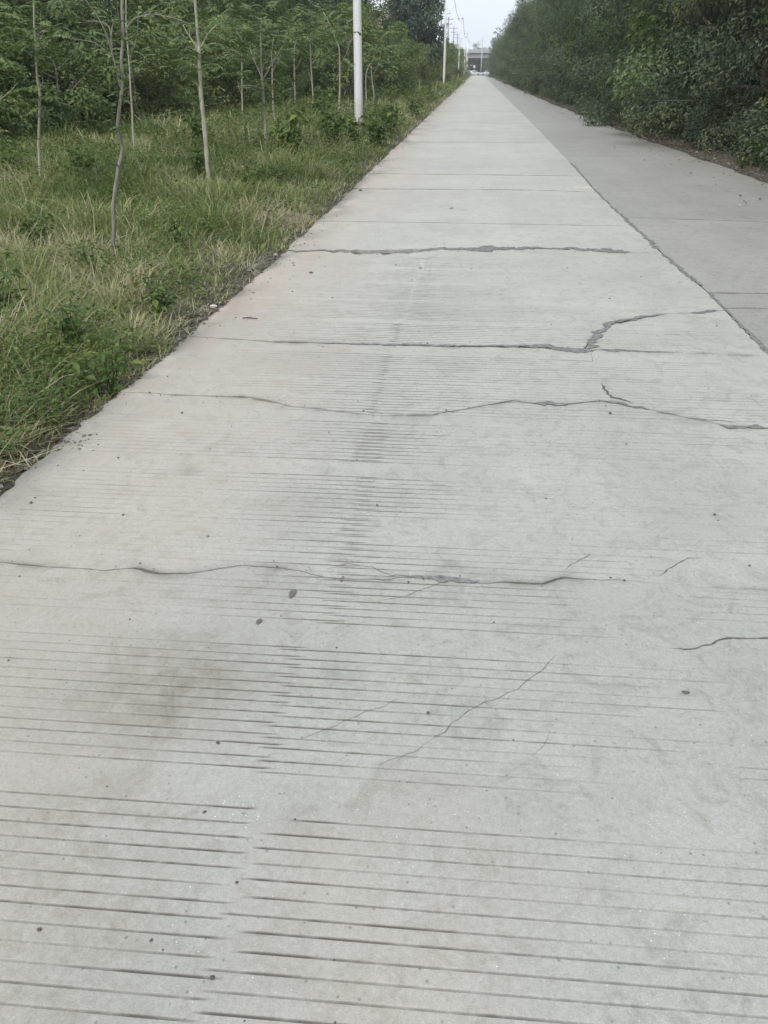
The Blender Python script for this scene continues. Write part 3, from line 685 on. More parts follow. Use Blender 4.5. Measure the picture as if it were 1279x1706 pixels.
for z in (
    ('a', 401, 4600, (-7.5, -1.86), (1.5, 8.5), 13, (.17, .40), .0062, 1.0, ''),
    ('b', 402, 8500, (-12, -1.84), (8.2, 20), 12, (.24, .50), .009, 1.0, '', None, .12),
    ('c', 403, 7000, (-12, -1.88), (19, 60), 9, (.32, .70), .020, .7, '', None, .25),
    ('d', 404, 5000, (-7.4, -1.98), (58, 300), 7, (.5, 1.0), .06, .5, '', None, .5)):
    V, Q, T, tn = grass_zone(*z[:10], xlim=None, spread=z[11] if len(z) > 11 else .075)
    o = link('grass', mesh_np('grass', V, [Q, T], [M_GRASS], fattr={'tone': tn}))
    tag(o, {'a': 'long green and straw grass at the near end of the verge', 'b': 'long arching grass round the bare young trees on the verge', 'c': 'tall meadow grass in front of the thicket on the verge',
            'd': 'far grass strip along the road towards the white cars'}[z[0]], 'grass', kind='stuff')
# bleached dead stems lying over the green
rng = np.random.RandomState(420); n = 750; Y = 1.8 + 16 * rng.rand(n) ** 1.2; Xl = np.maximum(-9, -.72 * Y - .6); X = Xl + (-2.25 - Xl) * rng.rand(n) ** .8
k = fbm(X * 1.1, Y * 1.1, 310) > .42; X, Y = X[k], Y[k]
V, Q, T, tn = grass('g', rng, X, Y, 4, .22, .42, .0052, .74 + .2 * rng.rand(len(X)), M_GRASS, .10)
tag(link('grass', mesh_np('grass', V, [Q, T], [M_GRASS], fattr={'tone': tn})), 'bleached dead stems arching among the green verge grass', 'grass', kind='stuff')
# creeping broadleaf ground cover between the grass
rng = np.random.RandomState(430); n = 60000; Y = 1.8 + 30 * rng.rand(n) ** 1.7; Xl = np.maximum(-11, -.72 * Y - .6); X = Xl + (-2.12 - Xl) * rng.rand(n)
k = (fbm(X * .9, Y * .9, 311) + .5 * fbm(X * 3, Y * 3, 312) > .83); X, Y = X[k], Y[k]; n = len(X)
P = np.stack([X, Y, verge_z(X, Y) + .03 + (.10 + .012 * Y) * rng.rand(n)], 1)
V, T = leaf_quads(rng, P, np.tile([0, 0, 1.], (n, 1)), np.clip(.024 + .0026 * Y, .028, .075), .6, 1.0, .2, .75, 0); t = np.clip(.25 + .6 * fbm(X * 2, Y * 2, 313) + rng.normal(0, .15, n), 0, 1)
tag(link('ground_cover', mesh_np('ground_cover', V, [T], [M_WEED], fattr={'tone': np.concatenate([t, t])})), 'creeping small-leaved weeds in patches between the verge grass', 'ground cover', kind='stuff')
# tall leafy weeds mixed into the meadow
rng = np.random.RandomState(431); n0 = 2600; Y = 10 + 50 * rng.rand(n0) ** 1.5; Xl = np.maximum(-12, -.72 * Y - .6); X = Xl + (-2.3 - Xl) * rng.rand(n0)
k = fbm(X * .6, Y * .6, 314) > .5; X, Y = X[k], Y[k]; m_ = 13; hh = np.repeat(.35 + .5 * rng.rand(len(X)), m_); n = len(hh); tt = .2 + .8 * rng.rand(n); a_ = rng.rand(n) * 6.283; tb = np.repeat(rng.rand(len(X)), m_)
P = np.stack([np.repeat(X, m_) + rng.normal(0, .07, n), np.repeat(Y, m_) + rng.normal(0, .07, n), 0 * tt], 1); P[:, 2] = verge_z(P[:, 0], P[:, 1]) + hh * tt
V, T = leaf_quads(rng, P, np.stack([np.cos(a_), np.sin(a_), .2 + 0 * a_], 1), np.clip(.035 + .0026 * P[:, 1], .05, .16), .36, .9, .4, .5, .25); t = np.clip(.15 + .6 * tb + .15 * tt + rng.normal(0, .1, n), 0, 1)
tag(link('tall_weeds', mesh_np('tall_weeds', V, [T], [M_WEED], fattr={'tone': np.concatenate([t, t])})), 'leafy knee-high weeds mixed through the meadow between the young trees', 'weeds', kind='stuff')
# right verge: sparse weeds along the hedge foot
rng = np.random.RandomState(5)
Y = 9 + 90 * rng.rand(700) ** 1.6; X = EW(Y) + .45 + .8 * rng.rand(700)
V, Q, T, tn = grass('g', rng, X, Y, 7, .06, .2, .012, .15 + .4 * rng.rand(700), M_GRASS, .08)
tag(link('grass', mesh_np('grass', V, [Q, T], [M_GRASS], fattr={'tone': tn})), 'short sparse grass at the foot of the right hedge', 'grass', kind='stuff')

# soil clods, gravel and litter on the edges
def clods(name, rng, X, Y, Z, S, mat, label, cat):
    ico = np.array([[0, 0, 1], [1, 0, 0], [0, 1, 0], [-1, 0, 0], [0, -1, 0], [0, 0, -1]], float); F = np.array([[0, 1, 2], [0, 2, 3], [0, 3, 4], [0, 4, 1], [5, 2, 1], [5, 3, 2], [5, 4, 3], [5, 1, 4]])
    n = len(X); R = .65 + .7 * rng.rand(n, 6, 1); V = ico[None] * R * S[:, None, None] * np.array([1, 1, .6]); a = rng.rand(n) * 6.28
    V = np.stack([V[..., 0] * np.cos(a)[:, None] - V[..., 1] * np.sin(a)[:, None], V[..., 0] * np.sin(a)[:, None] + V[..., 1] * np.cos(a)[:, None], V[..., 2]], -1)
    V += np.stack([X, Y, Z], -1)[:, None]; T = (F[None] + (np.arange(n) * 6)[:, None, None]).reshape(-1, 3)
    t = np.repeat(rng.rand(n), 8)
    o = link(name, mesh_np(name, V.reshape(-1, 3), [T], [mat], fattr={'tone': t})); tag(o, label, cat, kind='stuff')
def clod_mat():
    m, nt, b = newmat('soil_clod'); nt.links.new(ramp(nt, attr(nt, 'tone'), [(0, (.05, .043, .034)), (.7, (.12, .108, .088)), (.93, (.2, .19, .165)), (1, (.4, .39, .36))]), b.inputs['Base Color']); b.inputs['Roughness'].default_value = .95; return m
M_CLOD = clod_mat()
rng = np.random.RandomState(11); n = 5200
Y = 1.2 + 24 * rng.rand(n) ** 1.8; X = XL(Y) - .01 - .50 * np.abs(rng.normal(0, .5, n)); S = .006 + .022 * rng.rand(n) ** 3
clods('soil_clods', rng, X, Y, verge_z(X, Y) + S * .3, S, M_CLOD, 'loose dark soil crumbs along the left edge of the concrete', 'soil')
n = 2600; Y = 8 + 50 * rng.rand(n) ** 1.7; X = EW(Y) + .0 + .55 * rng.rand(n) ** 1.4 + .12 * (fbm(Y * .7, Y * 0, 12) - .5); S = .008 + .02 * rng.rand(n) ** 2.5
clods('soil_clods', rng, X, Y, np.where(X < 5.3, .01, verge_z(X, Y)) + S * .3, S, M_CLOD, 'dark soil and gravel along the foot of the right hedge', 'soil')
# soil washed over the right edge of the lane: a low uneven strip
ys = np.concatenate([np.arange(2, 30, .15), np.arange(30, 304, 1.5)]); ew = EW(ys)
us = np.linspace(0, 1, 7); Xs = ew[:, None] + (6.1 - ew)[:, None] * us[None]; Zs = .002 + .05 * np.sin(us * 1.6)[None] * (.6 + .8 * fbm(Xs * 4, np.broadcast_to(ys[:, None], Xs.shape) * 4, 16)); Zs[:, -1] = -.12
V = np.stack([Xs, np.broadcast_to(ys[:, None], Xs.shape), Zs], -1).reshape(-1, 3); i = np.arange((len(ys) - 1) * 7).reshape(-1, 7)[:, :-1].ravel()
o = link('soil_strip', mesh_np('soil_strip', V, [np.stack([i, i + 1, i + 8, i + 7], 1)], [M_EARTH], smooth=True)); o['kind'] = 'structure'
n = 2400; Y = 9 + 60 * rng.rand(n) ** 1.8; X = np.interp(Y, ys, ew) + .05 + .7 * rng.rand(n) ** 1.2
kk = rng.rand(n) > .86; X = np.where(kk, X - .25 - 1.5 * rng.rand(n) ** 2.5, X)
P = np.stack([X, Y, np.where(X < np.interp(Y, ys, ew), .006, .04) + .02 * rng.rand(n)], 1); V, T = leaf_quads(rng, P, np.tile([0, 0, 1.], (n, 1)), .06, .55, 1.0, .2, .5, 0)
t = rng.rand(n); tag(link('leaf_litter', mesh_np('leaf_litter', V, [T], [M_LITTER], fattr={'tone': np.concatenate([t, t])})), 'dry fallen leaves scattered along the foot of the right hedge', 'leaf litter', kind='stuff')
n = 500; Y = 1.5 + 16 * rng.rand(n) ** 1.5; X = XL(Y) - .05 - 1.2 * rng.rand(n) ** 2
P = np.stack([X, Y, verge_z(X, Y) + .012], 1); V, T = leaf_quads(rng, P, np.tile([0, 0, 1.], (n, 1)), .045, .4, 1.0, .2, .5, 0)
t = rng.rand(n); tag(link('leaf_litter', mesh_np('leaf_litter', V, [T], [M_LITTER], fattr={'tone': np.concatenate([t, t])})), 'dry leaf scraps on the soil beside the left road edge', 'leaf litter', kind='stuff')

# pebbles lying on the concrete
def pebble(px, py, s, mat, label, sq=.6):
    s *= .6; rng = np.random.RandomState(int(px * 7 + py)); c = at(px, py); mb = MB()
    th = np.arange(7) * 6.283 / 7; V = [[0, 0, s * sq]]; 
    for z, r in ((s * .45 * sq * 2, .62), (s * .1, 1.0), (-.002, .85)):
        for a_ in th: k = s * r * (.75 + .5 * rng.rand()); V.append([k * math.cos(a_), k * math.sin(a_), z])
    T = [[0, 1 + j, 1 + (j + 1) % 7] for j in range(7)]; Q = [[1 + q * 7 + j, 8 + q * 7 + j, 8 + q * 7 + (j + 1) % 7, 1 + q * 7 + (j + 1) % 7] for q in range(2) for j in range(7)]
    mb.add(V, Q, T); o = mb.obj('pebble', mat); o.location = (c[0], c[1], .002); tag(o, label, 'pebble', 'pebbles on the concrete')
M_PEB = plain('dark_stone', (.10, .09, .085), .8, .3, 60); M_PEB2 = plain('grey_stone', (.26, .25, .23), .8, .3, 60)
for px, py, s, m, lb in [
    (1016, 689, .015, M_PEB, 'dark pebble just below the wavy crack on the right half of the pale lane'),
    (518, 455, .03, M_PEB, 'dark pebble left of middle between the two broken transverse joints'),
    (700, 447, .032, M_PEB2, 'grey pebble near the middle, just below the far broken joint'),
    (363, 1238, .009, M_PEB, 'dark pebble at the lower edge of the big grey blotch'),
    (600, 318, .05, M_PEB, 'dark stone near the weedy left edge beyond the far broken joint'),
    (1043, 740, .012, M_PEB2, 'small grey chip below the wavy crack towards the right side'),
    (680, 970, .007, M_PEB, 'tiny dark pebble beside the middle of the long nearest crack'),
    (1190, 858, .009, M_PEB, 'tiny dark pebble on the clean concrete to the right, above the short black crack'),
    (303, 688, .012, M_PEB, 'dark pebble left, just below the long wavy crack'),
    (205, 858, .008, M_PEB, 'dark pebble among the grooves near the left edge'),
    (752, 348, .05, M_PEB2, 'grey chip in the middle distance between two thin joints'),
    (346, 893, .011, M_PEB2, 'grey pebble in the gap between two groove passes on the left'),
    (713, 1188, .008, M_PEB, 'black pebble beside the thin diagonal crack'),
    (1248, 943, .008, M_PEB, 'black pebble at the right border above the short black crack'),
    (353, 1629, .008, M_PEB, 'dark pebble at the very bottom beside the groove seam'),
    (66, 1549, .008, M_PEB, 'dark pebble in the mottled bottom left of the concrete'),
    (52, 838, .012, M_PEB, 'dark crumb at the left edge of the concrete where the soil begins'),
    (340, 540, .02, M_PEB, 'dark stone on the left road edge just above the second joint')]:
    pebble(px, py, s, m, lb)
rng = np.random.RandomState(31); n = 520; Y = .7 + 9 * rng.rand(n) ** 1.5; X = XL(Y) + .02 + np.where(rng.rand(n) < .5, .5 * rng.rand(n) ** 2, 3.8 * rng.rand(n)); S = .0012 + .0035 * rng.rand(n) ** 3 * (1 + .2 * Y)
clods('grit', rng, X, Y, .001 + 0 * X, S, M_PEB, 'fine dark grit scattered over the pale concrete', 'grit')
P = np.concatenate([along(f_, a_, b_, k_) for f_, a_, b_, k_ in ((J8, (480, 418), (1080, 420), 260), (J5, (340, 562), (1240, 592), 260), (CB, (976, 582), (1195, 517), 160), (C4, (240, 655), (1279, 713), 220), (C2, (-50, 938), (1050, 968), 180))])
n = len(P); P = P[(rng.rand(n) < .42) & (fbm(P[:, 0] * 4, P[:, 1], 79) > .47)]; n = len(P); S = (.0011 + .0034 * rng.rand(n) ** 3) * (1 + .14 * P[:, 1]); clods('crack_crumbs', rng, P[:, 0] + rng.normal(0, .01, n), P[:, 1] + rng.normal(0, .013, n) * (1 + .5 * P[:, 1]), .003 + 0 * S, S, M_CLOD, 'crumbled concrete and grit along the broken joints and cracks', 'grit')
n = 1000; Y = 3.2 + 26 * rng.rand(n) ** 1.6; X = XL(Y) + np.abs(rng.normal(0, .10, n)) * (fbm(Y * 1.3, Y * 0, 78) > .48); S = .0025 + .012 * rng.rand(n) ** 4
clods('soil_crumbs', rng, X, Y, .002 + 0 * X, S, M_CLOD, 'soil crumbs spilt over the left edge of the concrete', 'soil')
c = at(352, 512); mb = MB(); rng = np.random.RandomState(3)
th = np.arange(9) * 6.283 / 9; ring = np.stack([  .028 * np.cos(th) * (.7 + .5 * rng.rand(9)), .022 * np.sin(th) * (.7 + .5 * rng.rand(9)), .006 + .016 * rng.rand(9)], 1); base = ring * np.array([.8, .8, 0])
V = np.concatenate([ring, base, [[.004, .003, .022], ]]); mb.add(V, [[j, 9 + j, 9 + (j + 1) % 9, (j + 1) % 9] for j in range(9)], [[18, j, (j + 1) % 9] for j in range(9)])
V = None; o = mb.obj('paper_scrap', plain('off_white_paper', (.62, .58, .54), .7)); o.location = (c[0] + .02, c[1], .0); tag(o, 'crumpled off-white paper scrap on the left road edge beside the grass', 'litter')
c = at(416, 532); mb = MB(); mb.tube([(-.055, .0, .008), (-.01, .003, .011), (.06, -.003, .008)], [.004, .005, .003], 5); o = mb.obj('twig', M_BARKD); o.location = (c[0], c[1], 0); tag(o, 'short dark twig lying on the pale concrete near the left edge', 'twig')

# ------------------------------------------------------------------ poles, cables
WHITE_D = [24.0, 92.0, 162.0, 232.0, 262.0, 282.0, 301.0]
PX = -3.38
def white_pole(d, label):
    PX = -3.24 if d < 30 else -3.42; z0 = float(verge_z(PX, d)); root = thing('utility_pole', label, 'pole', 'white utility poles along the left verge', (PX, d, z0 - .03))
    s = MB(); s.tube([(0, 0, -.3), (0, 0, .35), (0, 0, 5), (0, 0, 10)], [.120, .118, .104, .08], 20); s.obj('shaft', M_POLE, root, True)
    s = MB(); s.tube([(0, 0, 10), (0, 0, 10.03), (0, 0, 10.08)], [.095, .095, .03], 14); s.obj('cap', M_STEEL, root, True)
    s = MB(); s.box((.0, 0, 9.6), (.9, .07, .08)); s.obj('crossarm', M_STEEL, root)
    for q in (-.38, .38):
        s = MB(); s.tube([(q, 0, 9.64), (q, 0, 9.7), (q, 0, 9.78)], [.02, .045, .03], 8); s.obj('insulator', M_INS, root, True)
    return root
labs = ['nearest white pole, thick and bright, rising out of the weeds on the left', 'second white pole from the camera, thin, in front of the bushes', 'third white pole, left of the road end before the bushy bank',
        'fourth white pole, a thin line near the end of the road', 'fifth white pole, very thin, close to the end of the road', 'sixth white pole, just left of the white cars', 'last white pole, at the corner beside the white cars']
for d, l in zip(WHITE_D, labs): white_pole(d, l)
POWER = [(140, 'nearest tall grey power pole rising beside the big dark tree'), (186, 'second grey power pole, right of the big dark tree'), (206, 'third grey power pole against the sky'), (250, 'fourth grey power pole against the sky'),
         (293, 'fifth grey power pole, small, above the far trees'), (332, 'last grey power pole of the row, above the overpass end')]
for d, l in POWER:
    root = thing('power_pole', l, 'power pole', 'grey power poles behind the left bushes', (-7.0, d, -.1))
    s = MB(); s.tube([(0, 0, -.3), (0, 0, 6), (0, 0, 12.1)], [.19, .16, .11], 12); s.obj('shaft', M_POLED, root, True)
    for zz, w in ((11.6, 1.9), (10.7, 1.5)):
        s = MB(); s.box((0, -.13, zz), (w, .09, .09)); ca = s.obj('crossarm', M_STEEL, root)
        for q in (-.45, 0, .45):
            s = MB(); s.tube([(q * w, -.13, zz + .04), (q * w, -.13, zz + .14), (q * w, -.13, zz + .26)], [.03, .06, .04], 8); s.obj('insulator', M_INS, ca, True)
def cable(A, B, sag, r, label, grp='overhead cables'):
    A, B = np.array(A, float), np.array(B, float); t = np.linspace(0, 1, 17)[:, None]; P = A + (B - A) * t; P[:, 2] -= sag * 4 * (t * (1 - t))[:, 0]
    mb = MB(); mb.tube(P, r, 5); tag(mb.obj('cable', M_WIRE, None, True), label, 'cable', grp)
for k in range(3):
    a_, b_ = WHITE_D[k], WHITE_D[k + 1]; zl = ['over the near verge, out of the top of the picture', 'sagging between the second and third white poles', 'sagging between the third and fourth white poles'][k]
    cable((PX + .38, a_, 9.7), (PX + .38, b_, 9.7), [1.2, 1.9, 1.9][k], [.008, .022, .03][k], 'black cable ' + zl)
cable((-70, 118, 12.8), (60, 112, 12.6), .5, .028, 'thin wire crossing the sky above the road, upper one', 'wires across the road')
cable((-70, 150, 13.6), (60, 144, 13.9), .5, .03, 'thin wire crossing the sky above the road, lower one', 'wires across the road')

# ------------------------------------------------------------------ saplings on the verge
def frond_arr(rng, base, dirv, L, droop, npair=8, lw=.33):
    """one compound leaf: returns points / normals for leaflets"""
    d = unit(np.asarray(dirv, float)); t = np.linspace(.15, 1, npair); P = base + d * (L * t)[:, None]; P[:, 2] -= droop * L * t * t
    T = unit(np.gradient(P, axis=0)); S = unit(np.cross(T, np.array([0, 0, 1.]))); Nn = np.cross(S, T)
    V, F, k = [], [], 0
    ll = L * lw * np.sin(np.clip(t * 2.6, .5, 2.7))
    for i in range(npair):
        for sg in (-1, 1):
            a_ = S[i] * sg * .9 + T[i] * .42 + np.array([0, 0, -.28]) + rng.normal(0, .1, 3); l = ll[i] * (.85 + .3 * rng.rand()); w = l * .2; b_ = unit(T[i] - a_ * .2)
            V += [P[i], P[i] + a_ * l * .45 + b_ * w, P[i] + a_ * l, P[i] + a_ * l * .45 - b_ * w]; F += [[k, k + 1, k + 2], [k, k + 2, k + 3]]; k += 4
    return np.array(V), np.array(F), P
def sapling(label, Y, path, rad, forks, fronds, seed, barkm=M_BARKP, flen=.55, tone=.5, leafmat=M_LEAFS):
    """path: trunk pixels at distance Y; forks: [(pixels, r)], fronds: [(px,py,n,spread)]"""
    rng = np.random.RandomState(seed); flen *= .62; P0 = at_depth(*path[0], Y); zg = float(verge_z(P0[0], Y)); O = np.array([P0[0], Y, zg]); rad *= .60; forks = [(f_, r_ * .62) for f_, r_ in forks]
    root = thing('sapling', label, 'young tree', 'young trees on the left verge', O)
    def loc(px): return at_depth(px[0], px[1], Y) - O
    def fine(P):
        P = np.array(P); n = len(P); t = np.linspace(0, n - 1, 4 * n - 3); Q = np.stack([np.interp(t, np.arange(n), P[:, q]) for q in range(3)], 1); Q[1:-1] = .25 * Q[:-2] + .5 * Q[1:-1] + .25 * Q[2:]
        Q[:, 1] += .05 * (fbm(t, t * 0, seed) - .5); return Q
    T = fine([(loc(path[0])[0], 0, -.1)] + [loc(p) for p in path[1:]]); R = np.linspace(rad * 1.15, rad * .5, len(T)) * (1 + .12 * rng.normal(0, 1, len(T)).clip(-1, 1)); mb = MB(); mb.tube(T, R, 8); tr = mb.obj('trunk', barkm, root, True)
    for f, r in forks:
        F = fine([loc(p) for p in f]); F[:, 1] += np.linspace(0, 1, len(F)) * rng.normal(0, .25); mb = MB(); mb.tube(F, np.linspace(r, r * .45, len(F)), 6); mb.obj('branch', barkm, root, True)
    Vs, Fs, Ts, k = [], [], [], 0
    mb = MB()
    for px, py, n, sp in fronds:
        c = loc((px, py))
        for i in range(int(n * 2.1)):
            b0 = c + rng.normal(0, sp, 3) * np.array([1, 1, .55]); a_ = rng.rand() * 6.283; d = np.array([math.cos(a_), math.sin(a_), .35 + .4 * rng.rand()])
            L = flen * (.6 + .6 * rng.rand()); V, F, rp = frond_arr(rng, b0, d, L, .35 + .45 * rng.rand())
            Vs.append(V); Fs.append(F + k); k += len(V); Ts.append(np.clip(np.full(len(F), tone + rng.normal(0, .16)) + rng.normal(0, .05, len(F)), 0, 1))
            mb.tube(np.concatenate([[b0], rp[::2]]), .004, 3, False)
    if Vs:
        link('foliage', mesh_np('foliage', np.concatenate(Vs), [np.concatenate(Fs)], [leafmat], fattr={'tone': np.concatenate(Ts)}), root); tag(mb.obj('leaf_stalks', M_WEED, root), kind='stuff')
    return root
def gd(px, py): return at(px, py)[1]
sapling('dark thin leaning trunk, nearest young tree on the grass verge', gd(187, 440), [(187, 436), (188, 410), (190, 370), (187, 345), (198, 280), (204, 250), (197, 215), (199, 180), (204, 140), (203, 100), (206, 60), (203, 20), (201, -60)], .031,
        [([(199, 280), (205, 265), (209, 252)], .012), ([(202, 150), (190, 95), (178, 50), (165, 25), (150, 0)], .012), ([(188, 88), (182, 70), (175, 45), (160, 35), (128, 33)], .010), ([(184, 76), (181, 45), (177, 30)], .008), ([(205, 55), (220, 30), (248, 22), (285, 30), (310, 40)], .011), ([(205, 70), (210, 35), (217, 0)], .012), ([(240, 23), (260, 0)], .007), ([(192, 100), (160, 70), (120, 65)], .007)],
        [(205, 80, 4, .10), (160, 60, 3, .18), (200, 170, 3, .05), (203, 210, 1, .05), (240, 40, 4, .2), (150, 20, 5, .25), (196, 120, 2, .05)], 21, M_BARKG, .20, .35)
sapling('pale slender trunk forking at the middle, leftmost young tree on the verge', gd(70, 322), [(70, 318), (67, 290), (65, 240), (66, 195), (66, 155), (62, 135), (60, 100), (60, 80), (57, 50), (56, 0), (55, -60)], .036,
        [([(66, 155), (72, 143), (79, 136), (80, 128)], .016), ([(60, 85), (70, 60), (80, 48), (85, 20)], .014), ([(60, 90), (54, 60), (50, 35)], .014), ([(-20, 182), (8, 163), (28, 148), (38, 138)], .012), ([(62, 60), (75, 52), (88, 54)], .01)],
        [(60, 40, 26, .55), (20, 60, 14, .4), (105, 30, 14, .4), (70, 160, 4, .12), (68, 185, 4, .12), (30, 100, 6, .3), (90, 70, 8, .3), (82, 165, 2, .1)], 22, M_BARKP, .55, .42)
sapling('straight pale trunk, slim, standing just behind the dark leaning young tree', gd(223, 256), [(223, 250), (221, 215), (220, 190), (218, 150), (216, 110), (213, 90), (210, 40), (210, -40)], .040,
        [([(216, 100), (225, 80), (235, 60), (240, 20)], .018)], [(210, 70, 8, .4), (235, 60, 8, .5), (225, 110, 3, .25), (245, 90, 5, .4)], 23, bark('cream_bark', (.30, .29, .22), (.5, .48, .38)), .5, .6)
sapling('tall pale brown trunk with leafy tufts at mid height, left of the white pole', gd(349, 322), [(349, 316), (346, 280), (343, 240), (340, 205), (337, 180), (334, 140), (333, 110), (331, 75), (329, 55), (327, 30), (325, 0), (324, -60)], .052,
        [([(334, 80), (345, 58), (352, 50), (360, 42)], .02), ([(332, 84), (322, 70), (312, 55), (305, 42)], .018), ([(333, 95), (322, 72), (316, 60), (315, 48)], .012), ([(333, 90), (322, 78), (317, 55)], .01), ([(338, 185), (334, 165), (333, 145)], .012)],
        [(318, 85, 6, .2), (322, 110, 7, .2), (330, 130, 6, .15), (310, 55, 5, .2), (362, 42, 5, .2), (300, 40, 8, .4), (328, 10, 8, .4), (335, 160, 2, .1)], 24, M_BARKP, .36, .55)
sapling('small umbrella-shaped young tree with a forked trunk, nearest to the white pole', gd(445, 262), [(445, 258), (443, 235), (441, 200), (439, 160), (437, 132), (435, 100), (434, 60), (434, 30)], .048,
        [([(437, 132), (425, 110), (414, 92), (408, 75), (405, 50)], .028), ([(438, 132), (447, 117), (452, 105), (462, 92), (472, 72), (478, 55)], .026), ([(437, 148), (428, 143), (418, 142), (404, 144)], .018), ([(452, 105), (449, 85), (448, 60)], .015), ([(472, 70), (482, 58), (490, 50)], .012), ([(408, 75), (395, 55), (385, 45)], .012)],
        [(435, 35, 34, .8), (390, 60, 22, .7), (480, 55, 24, .7), (430, 75, 20, .7), (500, 60, 10, .5), (370, 75, 12, .5), (450, 170, 2, .1), (456, 150, 1, .1)], 25, M_BARKP, .62, .42)
sm = [('thin pale trunk with a bent top, first of two slim trees beside the thicket', (492, 188), [(492, 184), (491, 150), (490, 120), (490, 80), (494, 68), (498, 58)], .05, [(494, 45, 22, .9), (520, 40, 10, .7)]),
      ('slim grey twin-stemmed young tree midway between umbrella tree and white pole', (523, 190), [(523, 186), (520, 140), (518, 110), (517, 85), (516, 60)], .055, [(516, 50, 16, .8), (535, 70, 10, .6)]),
      ('slender young tree with twisting bare top just left of the white pole', (564, 192), [(564, 186), (566, 140), (566, 110), (565, 80), (555, 55), (548, 38), (538, 20)], .055, [(560, 45, 10, .7), (545, 15, 8, .7), (580, 60, 8, .6)]),
      ('dull thin trunk close behind the umbrella-shaped young tree, on its left', (404, 205), [(404, 200), (403, 160), (403, 110), (402, 80)], .045, [(402, 70, 16, .7)]),
      ('dull thin trunk close behind the umbrella-shaped young tree, on its right', (455, 205), [(455, 198), (454, 160), (453, 120), (455, 90)], .05, [(460, 80, 14, .7)]),
      ('pale forked twig of a young tree right of the white pole', (611, 180), [(611, 176), (609, 140), (610, 120), (616, 108)], .06, [(616, 95, 10, .7)]),
      ('pale thin stem furthest right among the young trees, before the bushy bank', (624, 176), [(624, 172), (622, 150), (619, 130), (618, 110)], .06, [(620, 100, 10, .7), (640, 90, 8, .7)])]
for i, (l, b_, path, r, fr) in enumerate(sm):
    fk = [([path[2], (path[2][0] + 12, path[2][1] - 22), (path[2][0] + 16, path[2][1] - 45)], r * .4), ([path[1], (path[1][0] - 10, path[1][1] - 25)], r * .3)]
    sapling(l, gd(*b_), path, r, fk, fr, 40 + i, M_BARKP, .7, .42)

# ------------------------------------------------------------------ broadleaf weeds on the verge
def make_weed(seed, h, n, L):
    rng = np.random.RandomState(seed); root = thing('weed', 'x', 'weed plant'); mb = MB(); P, O = [], []
    for k in range(4 + n // 30):
        a_ = rng.rand() * 6.28; top = np.array([math.cos(a_) * h * .5 * rng.rand(), math.sin(a_) * h * .5 * rng.rand(), h * (.6 + .4 * rng.rand())]); S = bent(rng, (0, 0, -.03), top, 5, .1); mb.tube(S, np.linspace(.005, .002, 5), 4)
        for j in range(n // (4 + n // 30)):
            t = .25 + .75 * rng.rand(); p = np.array([np.interp(t * 4, range(5), S[:, q]) for q in range(3)]) + rng.normal(0, .035, 3); P.append(p); O.append(unit(p * np.array([1, 1, .2]) + rng.normal(0, .4, 3) * np.array([1, 1, .2])))
    V, T = leaf_quads(rng, np.array(P), np.array(O), L, .55, .9, .3, .5, .3); t = np.clip(.45 + rng.normal(0, .2, len(P)), 0, 1)
    mb.obj('stem', M_WEED, root); link('leaves', mesh_np('leaves', V, [T], [M_WEED], fattr={'tone': np.concatenate([t, t])}), root)
    return root
WP = [make_weed(61, .35, 90, .07), make_weed(62, .6, 130, .09), make_weed(63, .28, 60, .055)]
weeds = [((122, 580), 0, 'broadleaf weed clump low on the verge below the dark leaning trunk'), ((160, 470), 2, 'small leafy weed at the foot of the dark leaning trunk'), ((20, 300), 1, 'leafy weed at the far left below the pale forked trunk'), ((262, 520), 0, 'leafy weed midway between the dark leaning trunk and the road'),
         ((150, 315), 1, 'tall leafy weed in the grass between the two leftmost trunks'), ((330, 300), 1, 'upright green weed just left of the tall brown trunk'), ((330, 250), 1, 'green weed in the meadow behind the tall brown trunk'), ((70, 420), 0, 'weed in the near grass left of the dark leaning trunk'),
         ((590, 240), 1, 'bushy weed at the foot of the nearest white pole'), ((625, 240), 1, 'bushy weed right of the nearest white pole beside the road edge'), ((655, 222), 1, 'weed hanging over the road edge beyond the nearest white pole'), ((560, 245), 1, 'weed left of the nearest white pole foot'),
         ((480, 270), 1, 'weed on the verge in front of the umbrella-shaped young tree'), ((420, 330), 0, 'low weed near the road edge right of the tall brown trunk'), ((15, 540), 0, 'weed at the left border beside the near grass'), ((300, 420), 0, 'low weed in the straw grass right of the dark leaning trunk'),
         ((180, 640), 2, 'small weed at the edge of the bare soil by the near road edge'), ((530, 200), 1, 'leafy weed in front of the slim trees'), ((690, 195), 1, 'dark weed clump on the road edge before the second white pole')]
used = set(); rng = np.random.RandomState(9)
for (px, py), k, lb in weeds:
    p = at(px, py); p[2] = verge_z(p[0], p[1]); sc = (1 + .3 * rng.rand()) * (1 if p[1] < 16 else 1.5)
    if k not in used: used.add(k); o = WP[k]; o.location = p; o.scale = (sc,) * 3; o['label'] = lb; o['group'] = 'broadleaf weeds on the verge'
    else: dup(WP[k], p, rng.rand() * 6, (sc,) * 3, lb, 'broadleaf weeds on the verge')

